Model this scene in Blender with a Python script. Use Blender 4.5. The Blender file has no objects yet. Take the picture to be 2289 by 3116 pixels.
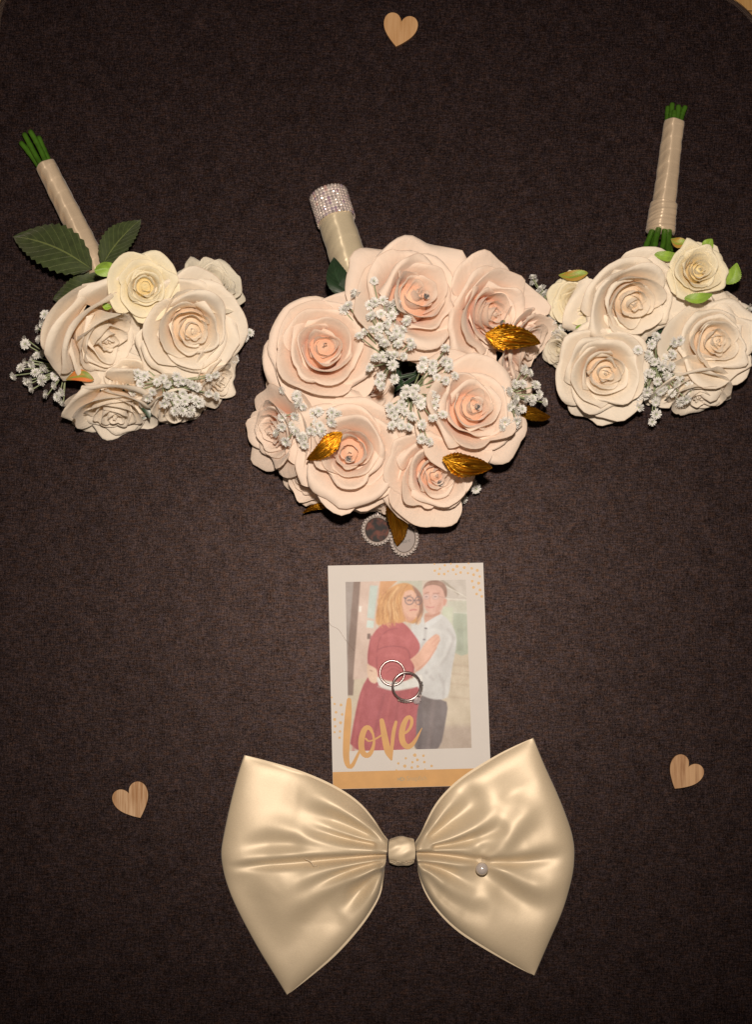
import bpy, math, random
import numpy as np
from mathutils import Vector, Matrix

R = math.radians
scene = bpy.context.scene
COL = scene.collection

# ------------------------------------------------------------------ camera, world, lamp, exposure
DIST, TILT = 1150.0, R(7.0)                       # millimetres, radians
cam_d = bpy.data.cameras.new('camera')
cam = bpy.data.objects.new('camera', cam_d)
COL.objects.link(cam)
cam_d.sensor_fit = 'VERTICAL'
cam_d.sensor_height = 36.0
cam_d.sensor_width = 36.0
cam_d.lens = 50.0
cam_d.clip_start, cam_d.clip_end = 0.01, 50.0
CAM = Vector((0, -DIST*math.sin(TILT), DIST*math.cos(TILT)))
cam.location = CAM*0.001
cam.rotation_euler = (TILT, 0, 0)
scene.camera = cam

world = bpy.data.worlds.new("World")
scene.world = world
world.use_nodes = True
bg = world.node_tree.nodes['Background']
bg.inputs[0].default_value = (1.0, 0.80, 0.62, 1)
bg.inputs[1].default_value = 0.045

fl_d = bpy.data.lights.new('flash', 'SPOT')       # the camera flash, held above the lens
fl_d.energy = 57.0
fl_d.color = (1.0, 0.855, 0.725)
fl_d.spot_size = R(74)
fl_d.spot_blend = 1.0
fl_d.shadow_soft_size = 0.022
flash = bpy.data.objects.new('flash', fl_d)
COL.objects.link(flash)
flash.location = (0.02, 0.025, 1.15)
aim = Vector((0.0, 0.11, 0.0)) - flash.location
flash.rotation_euler = aim.to_track_quat('-Z', 'Y').to_euler()

scene.view_settings.view_transform = 'Standard'
scene.view_settings.look = 'None'
scene.view_settings.exposure = 0.0
scene.view_settings.gamma = 1.0
scene.cycles.max_bounces = 10
scene.cycles.diffuse_bounces = 6
scene.cycles.transmission_bounces = 6

# ------------------------------------------------------------------ helpers (all lengths in millimetres)
CT, ST = math.cos(TILT), math.sin(TILT)
PX = 0.2657                                       # one photograph pixel on the mat

def P(px, py, z=0.0):
    """point of height z that a photograph pixel looks at"""
    u = (px-1144.5)/3116*0.72
    v = (1558.0-py)/3116*0.72
    d = Vector((u, v*CT+ST, v*ST-CT))
    return CAM + d*((z-CAM.z)/d.z)

def Pn(pts, z=0.0):
    return np.array([tuple(P(a, b, z)) for a, b in pts])

def zm(pts, ox, oy, s):
    """pixels of an enlarged crop back to pixels of the photograph"""
    return [(ox+a*s, oy+b*s) for a, b in pts]

W = {}
def tag(o, label=None, cat=None, group=None, kind=None):
    if label: o['label'] = label
    if cat: o['category'] = cat
    if group: o['group'] = group
    if kind: o['kind'] = kind
    return o

def empty(name, loc, label, cat, group=None):
    o = bpy.data.objects.new(name, None)
    o.empty_display_size = 0.02
    COL.objects.link(o)
    W[o.name] = Vector(loc)
    o.location = Vector(loc)*0.001
    return tag(o, label, cat, group)

def place(o, parent, origin):
    origin = Vector(origin)
    COL.objects.link(o)
    if parent is not None:
        o.parent = parent
        o.location = (origin-W[parent.name])*0.001
    else:
        o.location = origin*0.001
    W[o.name] = origin
    return o

def mesh_data(name, verts, faces, mats, smooth=True, mat_idx=None):
    me = bpy.data.meshes.new(name)
    me.from_pydata([tuple(v) for v in np.asarray(verts)*0.001], [], [tuple(map(int, f)) for f in faces])
    for m in (mats if isinstance(mats, (list, tuple)) else [mats]):
        me.materials.append(m)
    if smooth:
        me.polygons.foreach_set('use_smooth', [True]*len(me.polygons))
    if mat_idx is not None:
        me.polygons.foreach_set('material_index', mat_idx)
    me.update()
    return me

def mk(name, verts, faces, mats, parent=None, origin=None, smooth=True, mat_idx=None, uv=None):
    verts = np.asarray(verts, float)
    if origin is None:
        c = verts.mean(0)
        origin = (c[0], c[1], verts[:, 2].min())
    me = mesh_data(name, verts-np.array(tuple(origin)), faces, mats, smooth, mat_idx)
    if uv is not None:
        lay = me.uv_layers.new(name='uv')
        idx = np.empty(len(me.loops), np.int32)
        me.loops.foreach_get('vertex_index', idx)
        lay.data.foreach_set('uv', np.asarray(uv, np.float32)[idx].ravel())
    o = bpy.data.objects.new(name, me)
    return place(o, parent, origin)

def inst(name, me, origin, parent, axis=(0, 0, 1), spin=0.0, scale=1.0):
    o = bpy.data.objects.new(name, me)
    place(o, parent, origin)
    q = Vector((0, 0, 1)).rotation_difference(Vector(axis).normalized())
    o.rotation_mode = 'QUATERNION'
    o.rotation_quaternion = q @ Matrix.Rotation(spin, 3, 'Z').to_quaternion()
    o.scale = (scale,)*3
    return o

def grid_faces(nu, nv, closed_u=False, off=0):
    f = []
    for j in range(nv-1):
        for i in range(nu if closed_u else nu-1):
            a = off+j*nu+i
            b = off+j*nu+(i+1) % nu
            f.append((a, b, b+nu, a+nu))
    return f

class MB:
    def __init__(self):
        self.v, self.f, self.m = [], [], []
        self.n = 0
    def add(self, v, f, m=0):
        v = np.asarray(v, float)
        self.v.append(v)
        self.f += [tuple(i+self.n for i in q) for q in f]
        self.m += [m]*len(f)
        self.n += len(v)
    def tube(self, pts, rad, n=8, m=0, cap=True):
        pts = [Vector(p) for p in pts]
        k = len(pts)
        rad = [rad]*k if np.isscalar(rad) else list(rad)
        vs = []
        up = None
        for i, p in enumerate(pts):
            t = (pts[min(i+1, k-1)]-pts[max(i-1, 0)]).normalized()
            if up is None:
                up = Vector((0, 0, 1)) if abs(t.z) < .9 else Vector((1, 0, 0))
            s = t.cross(up).normalized()
            up = s.cross(t).normalized()
            for a in range(n):
                th = 2*math.pi*a/n
                vs.append(tuple(p+(s*math.cos(th)+up*math.sin(th))*rad[i]))
        fs = grid_faces(n, k, True)
        if cap:
            fs.append(tuple(range(n-1, -1, -1)))
            fs.append(tuple((k-1)*n+a for a in range(n)))
        self.add(vs, fs, m)
    def build(self, name, mats, parent=None, origin=None, smooth=True):
        return mk(name, np.concatenate(self.v), self.f, mats, parent, origin, smooth, self.m)

def bez(p0, p1, p2, n):
    p0, p1, p2 = Vector(p0), Vector(p1), Vector(p2)
    return [p0*(1-t)**2+p1*2*t*(1-t)+p2*t*t for t in np.linspace(0, 1, n)]

def resample(pts, n):
    pts = np.asarray(pts, float)
    d = np.r_[0, np.cumsum(np.linalg.norm(np.diff(pts, axis=0), axis=1))]
    t = np.linspace(0, d[-1], n)
    return np.stack([np.interp(t, d, pts[:, k]) for k in range(pts.shape[1])], 1)

def smooth_poly(pts, n, it=3):
    """Chaikin corner cutting of an open polyline, then even resampling"""
    p = np.asarray(pts, float)
    for _ in range(it):
        a = p[:-1]*.75+p[1:]*.25
        b = p[:-1]*.25+p[1:]*.75
        q = np.empty((2*len(a), p.shape[1]))
        q[0::2], q[1::2] = a, b
        p = np.vstack([p[:1], q, p[-1:]])
    return resample(p, n)

def lin(c):
    c = np.asarray(c, float)/255.0
    return np.where(c <= 0.04045, c/12.92, ((c+0.055)/1.055)**2.4)

def smooth01(x):
    x = np.clip(x, 0, 1)
    return x*x*(3-2*x)

# ------------------------------------------------------------------ materials
def new_mat(name):
    m = bpy.data.materials.new(name)
    m.use_nodes = True
    nt = m.node_tree
    return m, nt, nt.nodes['Principled BSDF'], nt.nodes['Material Output']

def node(nt, typ, **kw):
    n = nt.nodes.new(typ)
    for k, v in kw.items():
        setattr(n, k, v)
    return n

def noise(nt, coord, scale, detail=3, rough=.5, mapscale=None, rot=None, dist=0.0):
    n = node(nt, 'ShaderNodeTexNoise')
    n.inputs['Scale'].default_value = scale
    n.inputs['Detail'].default_value = detail
    n.inputs['Roughness'].default_value = rough
    n.inputs['Distortion'].default_value = dist
    if mapscale or rot:
        mp = node(nt, 'ShaderNodeMapping')
        if mapscale: mp.inputs['Scale'].default_value = mapscale
        if rot: mp.inputs['Rotation'].default_value = rot
        nt.links.new(coord, mp.inputs[0])
        coord = mp.outputs[0]
    nt.links.new(coord, n.inputs['Vector'])
    return n.outputs['Fac']

def ramp(nt, fac, stops):
    r = node(nt, 'ShaderNodeValToRGB')
    e = r.color_ramp.elements
    while len(e) < len(stops):
        e.new(0.5)
    for q, (p, c) in zip(e, stops):
        q.position = p
        q.color = (*c, 1) if len(c) == 3 else c
    nt.links.new(fac, r.inputs[0])
    return r.outputs[0]

def math_n(nt, op, a, b=None):
    n = node(nt, 'ShaderNodeMath', operation=op)
    for i, x in enumerate((a, b)):
        if x is None: continue
        if isinstance(x, (int, float)): n.inputs[i].default_value = x
        else: nt.links.new(x, n.inputs[i])
    return n.outputs[0]

def mix_c(nt, fac, a, b, blend='MIX'):
    n = node(nt, 'ShaderNodeMix', data_type='RGBA', blend_type=blend)
    for i, x in zip((0, 6, 7), (fac, a, b)):
        if isinstance(x, (int, float)): n.inputs[i].default_value = x
        elif isinstance(x, tuple): n.inputs[i].default_value = (*x, 1)
        else: nt.links.new(x, n.inputs[i])
    return n.outputs[2]

def bump(nt, h, strength, dist, bsdf):
    b = node(nt, 'ShaderNodeBump')
    b.inputs['Strength'].default_value = strength
    b.inputs['Distance'].default_value = dist
    nt.links.new(h, b.inputs['Height'])
    nt.links.new(b.outputs[0], bsdf.inputs['Normal'])
    return b

def obj_coord(nt):
    return node(nt, 'ShaderNodeTexCoord').outputs['Object']

def simple(name, col, rough=.5, metal=0.0, spec=.5, sheen=0.0, nscale=0, nvar=.15, bmp=0.0):
    m, nt, b, out = new_mat(name)
    b.inputs['Roughness'].default_value = rough
    b.inputs['Metallic'].default_value = metal
    b.inputs['Specular IOR Level'].default_value = spec
    b.inputs['Sheen Weight'].default_value = sheen
    if nscale:
        f = noise(nt, obj_coord(nt), nscale, 4)
        c = np.array(col)
        nt.links.new(ramp(nt, f, [(.3, tuple(c*(1-nvar))), (.7, tuple(np.minimum(c*(1+nvar), 1)))]), b.inputs['Base Color'])
        if bmp: bump(nt, f, bmp, .0006, b)
    else:
        b.inputs['Base Color'].default_value = (*col, 1)
    return m

def petal_mat(name, col, inner):
    m, nt, b, out = new_mat(name)
    co = obj_coord(nt)
    uv = node(nt, 'ShaderNodeUVMap').outputs[0]
    f = noise(nt, co, 45, 4)
    base = ramp(nt, f, [(.3, tuple(np.array(col)*.95)), (.7, col)])
    sep = node(nt, 'ShaderNodeSeparateXYZ')
    nt.links.new(uv, sep.inputs[0])
    # deeper towards the foot: cloth dye, plus warm glow between petals painted in
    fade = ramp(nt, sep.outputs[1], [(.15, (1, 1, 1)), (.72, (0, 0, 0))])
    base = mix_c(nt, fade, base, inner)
    mott = ramp(nt, noise(nt, uv, 1.0, 4, .6, (9, 2.2, 1)), [(.32, (.96, .955, .945)), (.6, (1, 1, 1))])
    base = mix_c(nt, 1.0, base, mott, 'MULTIPLY')
    # brown shadow line painted along the cut rim of each petal
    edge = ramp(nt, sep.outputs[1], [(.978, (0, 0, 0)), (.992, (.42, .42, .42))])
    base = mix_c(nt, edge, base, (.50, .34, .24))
    nt.links.new(base, b.inputs['Base Color'])
    b.inputs['Roughness'].default_value = .72
    b.inputs['Specular IOR Level'].default_value = .18
    b.inputs['Sheen Weight'].default_value = .30
    b.inputs['Sheen Roughness'].default_value = .45
    fine = noise(nt, co, 2600, 2)
    vein = noise(nt, uv, 1.0, 3, .55, (26, 3.0, 1))
    h = math_n(nt, 'ADD', math_n(nt, 'MULTIPLY', fine, .3), vein)
    bump(nt, h, .7, .0006, b)
    tr = node(nt, 'ShaderNodeBsdfTranslucent')
    nt.links.new(base, tr.inputs[0])
    mx = node(nt, 'ShaderNodeMixShader')
    mx.inputs[0].default_value = .20
    nt.links.new(b.outputs[0], mx.inputs[1])
    nt.links.new(tr.outputs[0], mx.inputs[2])
    nt.links.new(mx.outputs[0], out.inputs[0])
    return m

M = {}
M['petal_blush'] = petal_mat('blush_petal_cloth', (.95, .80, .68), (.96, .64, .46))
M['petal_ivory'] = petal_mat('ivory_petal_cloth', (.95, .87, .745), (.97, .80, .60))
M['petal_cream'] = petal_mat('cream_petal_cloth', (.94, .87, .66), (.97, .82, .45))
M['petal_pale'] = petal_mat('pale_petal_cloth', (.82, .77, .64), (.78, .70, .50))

def leaf_mat(name, col, vein_col, rough=.45, tint=None):
    m, nt, b, out = new_mat(name)
    uv = node(nt, 'ShaderNodeUVMap').outputs[0]
    sep = node(nt, 'ShaderNodeSeparateXYZ')
    nt.links.new(uv, sep.inputs[0])
    x = math_n(nt, 'ABSOLUTE', sep.outputs[0])
    mid = math_n(nt, 'LESS_THAN', x, .035)
    v = math_n(nt, 'SUBTRACT', math_n(nt, 'MULTIPLY', sep.outputs[1], 9), math_n(nt, 'MULTIPLY', x, 2.6))
    side = math_n(nt, 'LESS_THAN', math_n(nt, 'FRACT', v), .09)
    fac = math_n(nt, 'MAXIMUM', mid, math_n(nt, 'MULTIPLY', side, .45))
    f = noise(nt, obj_coord(nt), 160, 5)
    c = np.array(col)
    base = ramp(nt, f, [(.3, tuple(c*.7)), (.7, tuple(c*1.25))])
    if tint:
        base = mix_c(nt, ramp(nt, noise(nt, uv, 1.3, 1), [(.42, (0, 0, 0)), (.58, (1, 1, 1))]), base, tint)
    base = mix_c(nt, fac, base, vein_col)
    nt.links.new(base, b.inputs['Base Color'])
    b.inputs['Roughness'].default_value = rough
    b.inputs['Sheen Weight'].default_value = .25
    h = math_n(nt, 'ADD', math_n(nt, 'MULTIPLY', fac, -.6), math_n(nt, 'MULTIPLY', f, .5))
    bump(nt, h, .5, .0006, b)
    return m

M['leaf_dark'] = leaf_mat('dark_leaf', (.040, .058, .016), (.13, .16, .045))
M['leaf_deep'] = leaf_mat('deep_green_leaf', (.010, .030, .010), (.02, .05, .02), .35)
M['leaf_bright'] = leaf_mat('bright_sepal', (.22, .36, .035), (.24, .40, .06), .5)
M['leaf_turning'] = leaf_mat('turning_sepal', (.20, .26, .03), (.30, .25, .05), .5, (.62, .16, .03))
M['leaf_yellowing'] = leaf_mat('yellowing_sepal', (.22, .33, .03), (.30, .30, .05), .5, (.40, .22, .03))
M['stem'] = simple('stem_green', (.042, .115, .008), .38, nscale=120, nvar=.35)
M['stem_tip'] = simple('cut_stem', (.03, .05, .015), .7)
M['sprig'] = simple('sage_sprig', (.30, .35, .20), .6, nscale=300, nvar=.2)
M['foam'] = simple('dark_filler', (.018, .022, .010), .9)

m, nt, b, out = new_mat('white_floret_plastic')
b.inputs['Base Color'].default_value = (.74, .735, .705, 1)
b.inputs['Roughness'].default_value = .42
b.inputs['Subsurface Weight'].default_value = 0.0
M['floret'] = m
M['floret_eye'] = simple('floret_eye', (.42, .48, .30), .6)

m, nt, b, out = new_mat('gold_foil')
b.inputs['Metallic'].default_value = 1.0
b.inputs['Roughness'].default_value = .40
uv = node(nt, 'ShaderNodeUVMap').outputs[0]
f = noise(nt, uv, 1.0, 3, .6, (14, 3.5, 1), None, .6)
nt.links.new(ramp(nt, f, [(.3, (.34, .15, .008)), (.7, (.64, .34, .03))]), b.inputs['Base Color'])
bump(nt, f, .6, .002, b)
M['gold_leaf'] = m

def satin(name, col, rough=.49, aniso=0.0, metal=.20):
    m, nt, b, out = new_mat(name)
    b.inputs['Metallic'].default_value = metal
    co = obj_coord(nt)
    f = noise(nt, co, 28, 3)
    c = np.array(col)
    grain = ramp(nt, noise(nt, co, 1500, 1), [(.3, (.90, .90, .90)), (.7, (1, 1, 1))])
    nt.links.new(mix_c(nt, 1.0, ramp(nt, f, [(.3, tuple(c*.97)), (.7, tuple(c*1.05))]), grain, 'MULTIPLY'), b.inputs['Base Color'])
    b.inputs['Roughness'].default_value = rough
    b.inputs['Specular IOR Level'].default_value = .62
    if aniso:
        b.inputs['Anisotropic'].default_value = aniso
        b.inputs['Anisotropic Rotation'].default_value = .25
        tg = node(nt, 'ShaderNodeTangent', direction_type='UV_MAP')
        nt.links.new(tg.outputs[0], b.inputs['Tangent'])
    b.inputs['Sheen Weight'].default_value = .2
    b.inputs['Sheen Roughness'].default_value = .4
    w1 = noise(nt, co, 1.0, 2, .5, (3600, 500, 900))
    w2 = noise(nt, co, 60, 3)
    h = math_n(nt, 'ADD', math_n(nt, 'MULTIPLY', w1, .12), w2)
    bump(nt, h, .12, .0012, b)
    return m
M['satin'] = satin('cream_satin', (.70, .582, .41))
M['ribbon'] = satin('champagne_ribbon', (.74, .59, .42), .31, .85, .34)
M['ribbon_ivory'] = satin('ivory_ribbon', (.74, .64, .45), .31, .85, .34)
M['thread'] = simple('satin_thread', (.74, .62, .46), .45)

m, nt, b, out = new_mat('silver')
b.inputs['Base Color'].default_value = (.46, .395, .39, 1)
b.inputs['Metallic'].default_value = 1.0
b.inputs['Roughness'].default_value = .30
M['silver'] = m
m, nt, b, out = new_mat('pearl')
b.inputs['Base Color'].default_value = (.62, .56, .53, 1)
b.inputs['Roughness'].default_value = .16
b.inputs['Coat Weight'].default_value = .8
b.inputs['Coat Roughness'].default_value = .08
b.inputs['Metallic'].default_value = .15
M['pearl'] = m
m, nt, b, out = new_mat('cut_crystal')
b.inputs['Base Color'].default_value = (.95, .93, .95, 1)
b.inputs['Roughness'].default_value = .02
b.inputs['IOR'].default_value = 1.9
b.inputs['Transmission Weight'].default_value = .55
b.inputs['Metallic'].default_value = .35
b.inputs['Base Color'].default_value = (.98, .95, .95, 1)
b.inputs['Metallic'].default_value = .8
M['crystal'] = m
m, nt, b, out = new_mat('rhinestone')
oi = node(nt, 'ShaderNodeObjectInfo').outputs['Random']
nt.links.new(ramp(nt, oi, [(0, (.95, .82, .78)), (.25, (.58, .50, .50)), (.5, (1, .92, .86)), (.78, (.90, .78, .72)), (.88, (.55, .42, .60)), (1, (1, .66, .55))]), b.inputs['Base Color'])
b.inputs['Metallic'].default_value = .6
b.inputs['Roughness'].default_value = .16
M['rhinestone'] = m
m, nt, b, out = new_mat('gem_stone')
b.inputs['Base Color'].default_value = (.80, .70, .74, 1)
b.inputs['Metallic'].default_value = .45
b.inputs['Roughness'].default_value = .12
M['gem_stone'] = m
M['charm_glass_dark'] = simple('dark_charm_picture', (.012, .008, .008), .3)
m, nt, b, out = new_mat('charm_dark_print')
f = noise(nt, obj_coord(nt), 150, 2)
b.inputs['Roughness'].default_value = .5
b.inputs['Specular IOR Level'].default_value = .15
nt.links.new(ramp(nt, f, [(.45, (.008, .006, .007)), (.62, (.11, .03, .018)), (.8, (.16, .05, .03))]), b.inputs['Base Color'])
M['charm_dark'] = m
M['charm_white'] = simple('white_charm_print', (.30, .265, .25), .5, spec=.15)
M['charm_metal'] = simple('charm_metal', (.16, .135, .12), .5, .6)
M['ink'] = simple('dark_ink', (.02, .018, .018), .5)

# woven mat
m, nt, b, out = new_mat('heathered_brown_weave')
co = obj_coord(nt)
fine = noise(nt, co, 1150, 2, .7)
hs = noise(nt, co, 1.0, 3, .65, (110, 1150, 1))
vs = noise(nt, co, 1.0, 3, .65, (1150, 110, 1))
blot = noise(nt, co, 70, 4, .6)
hue = noise(nt, co, 1.0, 3, .6, (160, 480, 1))
tone = math_n(nt, 'ADD', math_n(nt, 'MULTIPLY', fine, .50), math_n(nt, 'ADD', math_n(nt, 'MULTIPLY', hs, .28), math_n(nt, 'MULTIPLY', vs, .28)))
tone = math_n(nt, 'ADD', tone, math_n(nt, 'MULTIPLY', math_n(nt, 'SUBTRACT', blot, .5), .12))
colr = ramp(nt, tone, [(.41, (.0022, .0014, .0016)), (.53, (.0105, .0070, .0073)), (.66, (.0400, .0265, .0258))])
tint = ramp(nt, hue, [(.36, (.93, .96, 1.12)), (.5, (1, .98, 1)), (.64, (1.15, .95, .82))])
colr = mix_c(nt, 1.0, colr, tint, 'MULTIPLY')
nt.links.new(colr, b.inputs['Base Color'])
b.inputs['Roughness'].default_value = .44
b.inputs['Specular IOR Level'].default_value = .30
nt.links.new(mix_c(nt, 1.0, ramp(nt, tone, [(.40, (.10, .075, .07)), (.66, (1, .75, .68))]), tint, 'MULTIPLY'), b.inputs['Specular Tint'])
bump(nt, tone, .35, .0006, b)
M['mat'] = m
M['overlock'] = simple('overlock_thread', (.075, .048, .036), .7, nscale=400, nvar=.3)

def wood(name, light, dark, rot):
    m, nt, b, out = new_mat(name)
    co = obj_coord(nt)
    g = noise(nt, co, 1.0, 5, .6, (620, 32, 1), (0, 0, rot), .3)
    big = noise(nt, co, 1.0, 2, .5, (110, 14, 1), (0, 0, rot), .2)
    t = math_n(nt, 'ADD', math_n(nt, 'MULTIPLY', g, .5), math_n(nt, 'MULTIPLY', big, .5))
    nt.links.new(ramp(nt, t, [(.40, dark), (.48, tuple(np.array(light)*.55+np.array(dark)*.45)), (.58, light)]), b.inputs['Base Color'])
    b.inputs['Roughness'].default_value = .55
    b.inputs['Specular IOR Level'].default_value = .35
    bump(nt, g, .25, .0004, b)
    return m
M['floor'] = wood('oak_floor', (.50, .30, .11), (.36, .19, .06), R(90))

# ------------------------------------------------------------------ setting: floor, planks, mat
fl = mk('floor', [(-900, -900, -9.2), (900, -900, -9.2), (900, 900, -9.2), (-900, 900, -9.2)], [(0, 1, 2, 3)],
        simple('floor_gap', (.05, .03, .015), .9), None, (0, 0, -9.2))
tag(fl, kind='structure')
rng = random.Random(3)
PLK = {}
for i in range(20):                                # boards running left to right, the joint shows in the top right corner
    y0 = P(2280, 25)[1] + (i-15)*92.0
    L = 1500
    x0 = -750
    dz = rng.uniform(-.15, .15)
    v = []
    for z, e in ((-9, 0), (-4.6+dz, 0), (-4.2+dz, .7)):
        v += [(x0+e, y0+.5+e, z), (x0+L-e, y0+.5+e, z), (x0+L-e, y0+91.5-e, z), (x0+e, y0+91.5-e, z)]
    fs = [(k, (k+1) % 4, (k+1) % 4+4, k+4) for k in range(4)]+[(k+4, (k+1) % 4+4, (k+1) % 4+8, k+8) for k in range(4)]+[(8, 9, 10, 11)]
    mk('plank', v, fs, M['floor'], fl, (x0+rng.uniform(0, 900), y0, -9), smooth=False)

MAT_T = 0.0                                       # upper face of the mat is z = 0
def arc(cx, cy, r, a0, a1, n):
    return [(cx+r*math.cos(t), cy+r*math.sin(t)) for t in np.linspace(R(a0), R(a1), n)]
tr = P(2120, 170); tl = P(211, 80)
rr, rl = 60.0, 63.0
outline = arc(tr.x, tr.y, rr, 0, 90, 24)+arc(tl.x, tl.y, rl, 90, 180, 24)
xl, xr = tl.x-rl, tr.x+rr
outline += arc(xl+60, -490+60, 60, 180, 270, 16)+arc(xr-60, -490+60, 60, 270, 360, 16)
ol = np.array(outline)
mat_root = empty('mat', (0, 0, -4), 'large dark brown heathered woven mat with overlocked edge, under everything', 'mat')
def inset(poly, d):
    p = np.asarray(poly)
    t = np.roll(p, -1, 0)-np.roll(p, 1, 0)
    t /= np.linalg.norm(t, axis=1)[:, None]
    return p+np.stack([-t[:, 1], t[:, 0]], 1)*d
n = len(ol)
rings = [(0.0, -4.0), (0.0, -1.2), (.5, -.4), (1.4, 0.0)]
vv = [np.c_[inset(ol, d), np.full(n, z)] for d, z in rings]
fs = grid_faces(n, len(rings), True)
fs.append(tuple((len(rings)-1)*n+k for k in range(n)))
mo = mk('cloth', np.concatenate(vv), fs, M['mat'], mat_root, (0, 0, -4), smooth=False)
# overlock stitches: fine slanted loops all along the edge
mb = MB()
per = np.vstack([ol, ol[:1]])
seg = np.r_[0, np.cumsum(np.linalg.norm(np.diff(per, axis=0), axis=1))]
ns = int(seg[-1]/1.25)
q = resample(per, ns)
tq = np.roll(q, -1, 0)-np.roll(q, 1, 0)
tq /= np.maximum(np.linalg.norm(tq, axis=1), 1e-6)[:, None]
nq = np.stack([-tq[:, 1], tq[:, 0]], 1)
rs = random.Random(5)
for k in range(0, ns-1):
    if q[k][1] < 300:                             # only the far corners are in view
        continue
    a, t_, n_ = q[k], tq[k], nq[k]
    j = rs.uniform(-.15, .15)
    p0 = a-n_*.25
    p1 = a+n_*(2.2+j)+t_*.35
    p2 = a+n_*(4.3+j*2)+t_*.8
    mb.tube([(p0[0], p0[1], -1.6), (p0[0], p0[1], .15), (p1[0], p1[1], .42), (p2[0], p2[1], .02)], [.34, .38, .4, .3], 5, cap=False)
tag(mb.build('overlock_stitching', M['overlock'], mat_root), kind='stuff')

# ------------------------------------------------------------------ wooden hearts
M['burnt_shade'] = simple('burnt_shadow_edge', (.10, .045, .018), .8)  # burnt sides, their dark colour also stands in for the contact shadow
def heart(pts_px, name, label, grain, light, dark):
    """outline follows the heart's own lobes and tip; three millimetre plywood"""
    c = Pn(pts_px, 3.0)[:, :2]
    half = len(c)
    p = c
    # keep the two sharp corners (notch = first point, tip = marked)
    nn = len(p)
    area = .5*np.sum(p[:, 0]*np.roll(p[:, 1], -1)-np.roll(p[:, 0], -1)*p[:, 1])
    if area < 0: p = p[::-1]
    vs = []
    for d, z in ((-.15, .1), (-.1, 2.7), (.12, 3.0)):
        vs.append(np.c_[inset(p, d) if d else p, np.full(nn, z)])
    fs = grid_faces(nn, 3, True)+[tuple(2*nn+k for k in range(nn))]
    cen = p.mean(0)
    o = mk(name, np.concatenate(vs), fs, [wood('birch_ply', light, dark, grain), M['burnt_shade']], None, (cen[0], cen[1], 0.1), smooth=False, mat_idx=[1]*nn+[1]*nn+[0])
    return tag(o, label, 'heart', 'wooden hearts scattered on the mat')

def heart_pts(cx, cy, w, ang):
    """heart curve in photograph pixels: w = overall width, ang = clockwise turn"""
    half = [(0, .27), (.03, .36), (.12, .46), (.25, .50), (.39, .46), (.48, .34), (.50, .19), (.465, .02), (.37, -.14), (.24, -.28), (.11, -.40), (0, -.485)]
    r_ = [tuple(p) for p in smooth_poly(half, 34, 3)]
    pts = []
    for x, y in r_[:-1]+[(-x, y) for x, y in reversed(r_)][:-1]:
        x, y = x*w, -y*w*.97
        pts.append((cx+x*math.cos(ang)-y*math.sin(ang), cy+x*math.sin(ang)+y*math.cos(ang)))
    return pts
heart(heart_pts(1216, 93, 106, R(12)), 'wooden_heart', 'thin wooden heart with straight upright grain, above the three bouquets at the far edge', R(-4), (.50, .30, .145), (.40, .215, .085))
heart(heart_pts(404, 2441, 113, R(-25)), 'wooden_heart', 'pale thin wooden heart with one dark stained lobe, left of the satin bow', R(13), (.60, .41, .245), (.33, .165, .065))
heart(heart_pts(2082, 2357, 108, R(32)), 'wooden_heart', 'thin wooden heart with slanting brown streaks, right of the satin bow', R(-62), (.53, .33, .175), (.28, .135, .055))

# ------------------------------------------------------------------ printed card
ZO, ZS = (960, 1680), 560/1652
def zc(pts): return zm(pts, ZO[0], ZO[1], ZS)
CARD_Z = .45
card = empty('photo_card', P(1250, 2050), 'white upright photo card of an embracing couple with gold dots and gold word love', 'card')
cq = Pn(zc([(157, 2130), (1580, 2092), (1508, 95), (112, 122)]), CARD_Z)
nseg = 10
cv, cf = [], []
def quad_pt(q, a, b):
    return q[0]*(1-a)*(1-b)+q[1]*a*(1-b)+q[2]*a*b+q[3]*(1-a)*b
M['paper'] = simple('card_paper', (.635, .61, .585), .6, spec=.25, nscale=60, nvar=.012)
low = cq.copy(); low[:, 2] = .06
mk('sheet', np.vstack([low, cq]), [(3, 2, 1, 0), (4, 5, 6, 7)]+[(k, (k+1) % 4, (k+1) % 4+4, k+4) for k in range(4)], M['paper'], card, smooth=False)
GOLD = (.57, .31, .095)
M['gold_print'] = simple('gold_print', GOLD, .5, spec=.4, nscale=90, nvar=.07)
bandq = Pn(zc([(158.5, 2128), (1577, 2091), (1573, 1938), (155, 1975)]), CARD_Z+.03)
mk('gold_band', bandq, [(0, 1, 2, 3)], M['gold_print'], card, smooth=False)
dots = [(1070, 108, 8), (1073, 167, 11), (1118, 150, 10), (1163, 118, 11), (1110, 196, 12), (1158, 197, 12), (1192, 172, 9), (1217, 105, 8), (1238, 158, 13),
        (1273, 128, 14), (1263, 198, 9), (1305, 183, 12), (1338, 139, 13), (1376, 102, 8), (1371, 189, 10), (1405, 146, 12), (1455, 164, 14), (1422, 203, 13),
        (1477, 219, 11), (1409, 261, 12), (1467, 279, 14), (1422, 316, 13), (1480, 340, 13), (1449, 376, 12), (1495, 398, 12),
        (147, 1304, 8), (172, 1363, 11), (230, 1372, 13), (185, 1438, 12), (240, 1457, 12), (173, 1502, 14), (226, 1532, 14), (177, 1564, 11), (172, 1617, 10),
        (221, 1610, 11), (216, 1666, 11), (893, 1823, 16), (971, 1828, 12), (812, 1851, 11), (917, 1865, 13), (872, 1886, 11), (979, 1885, 12), (745, 1897, 11),
        (803, 1921, 15), (866, 1934, 12), (920, 1924, 12), (1044, 1920, 12), (728, 1957, 8), (985, 1949, 8)]
gdm = simple('gold_dot_print', (.60, .385, .17), .5, spec=.4)
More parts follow.
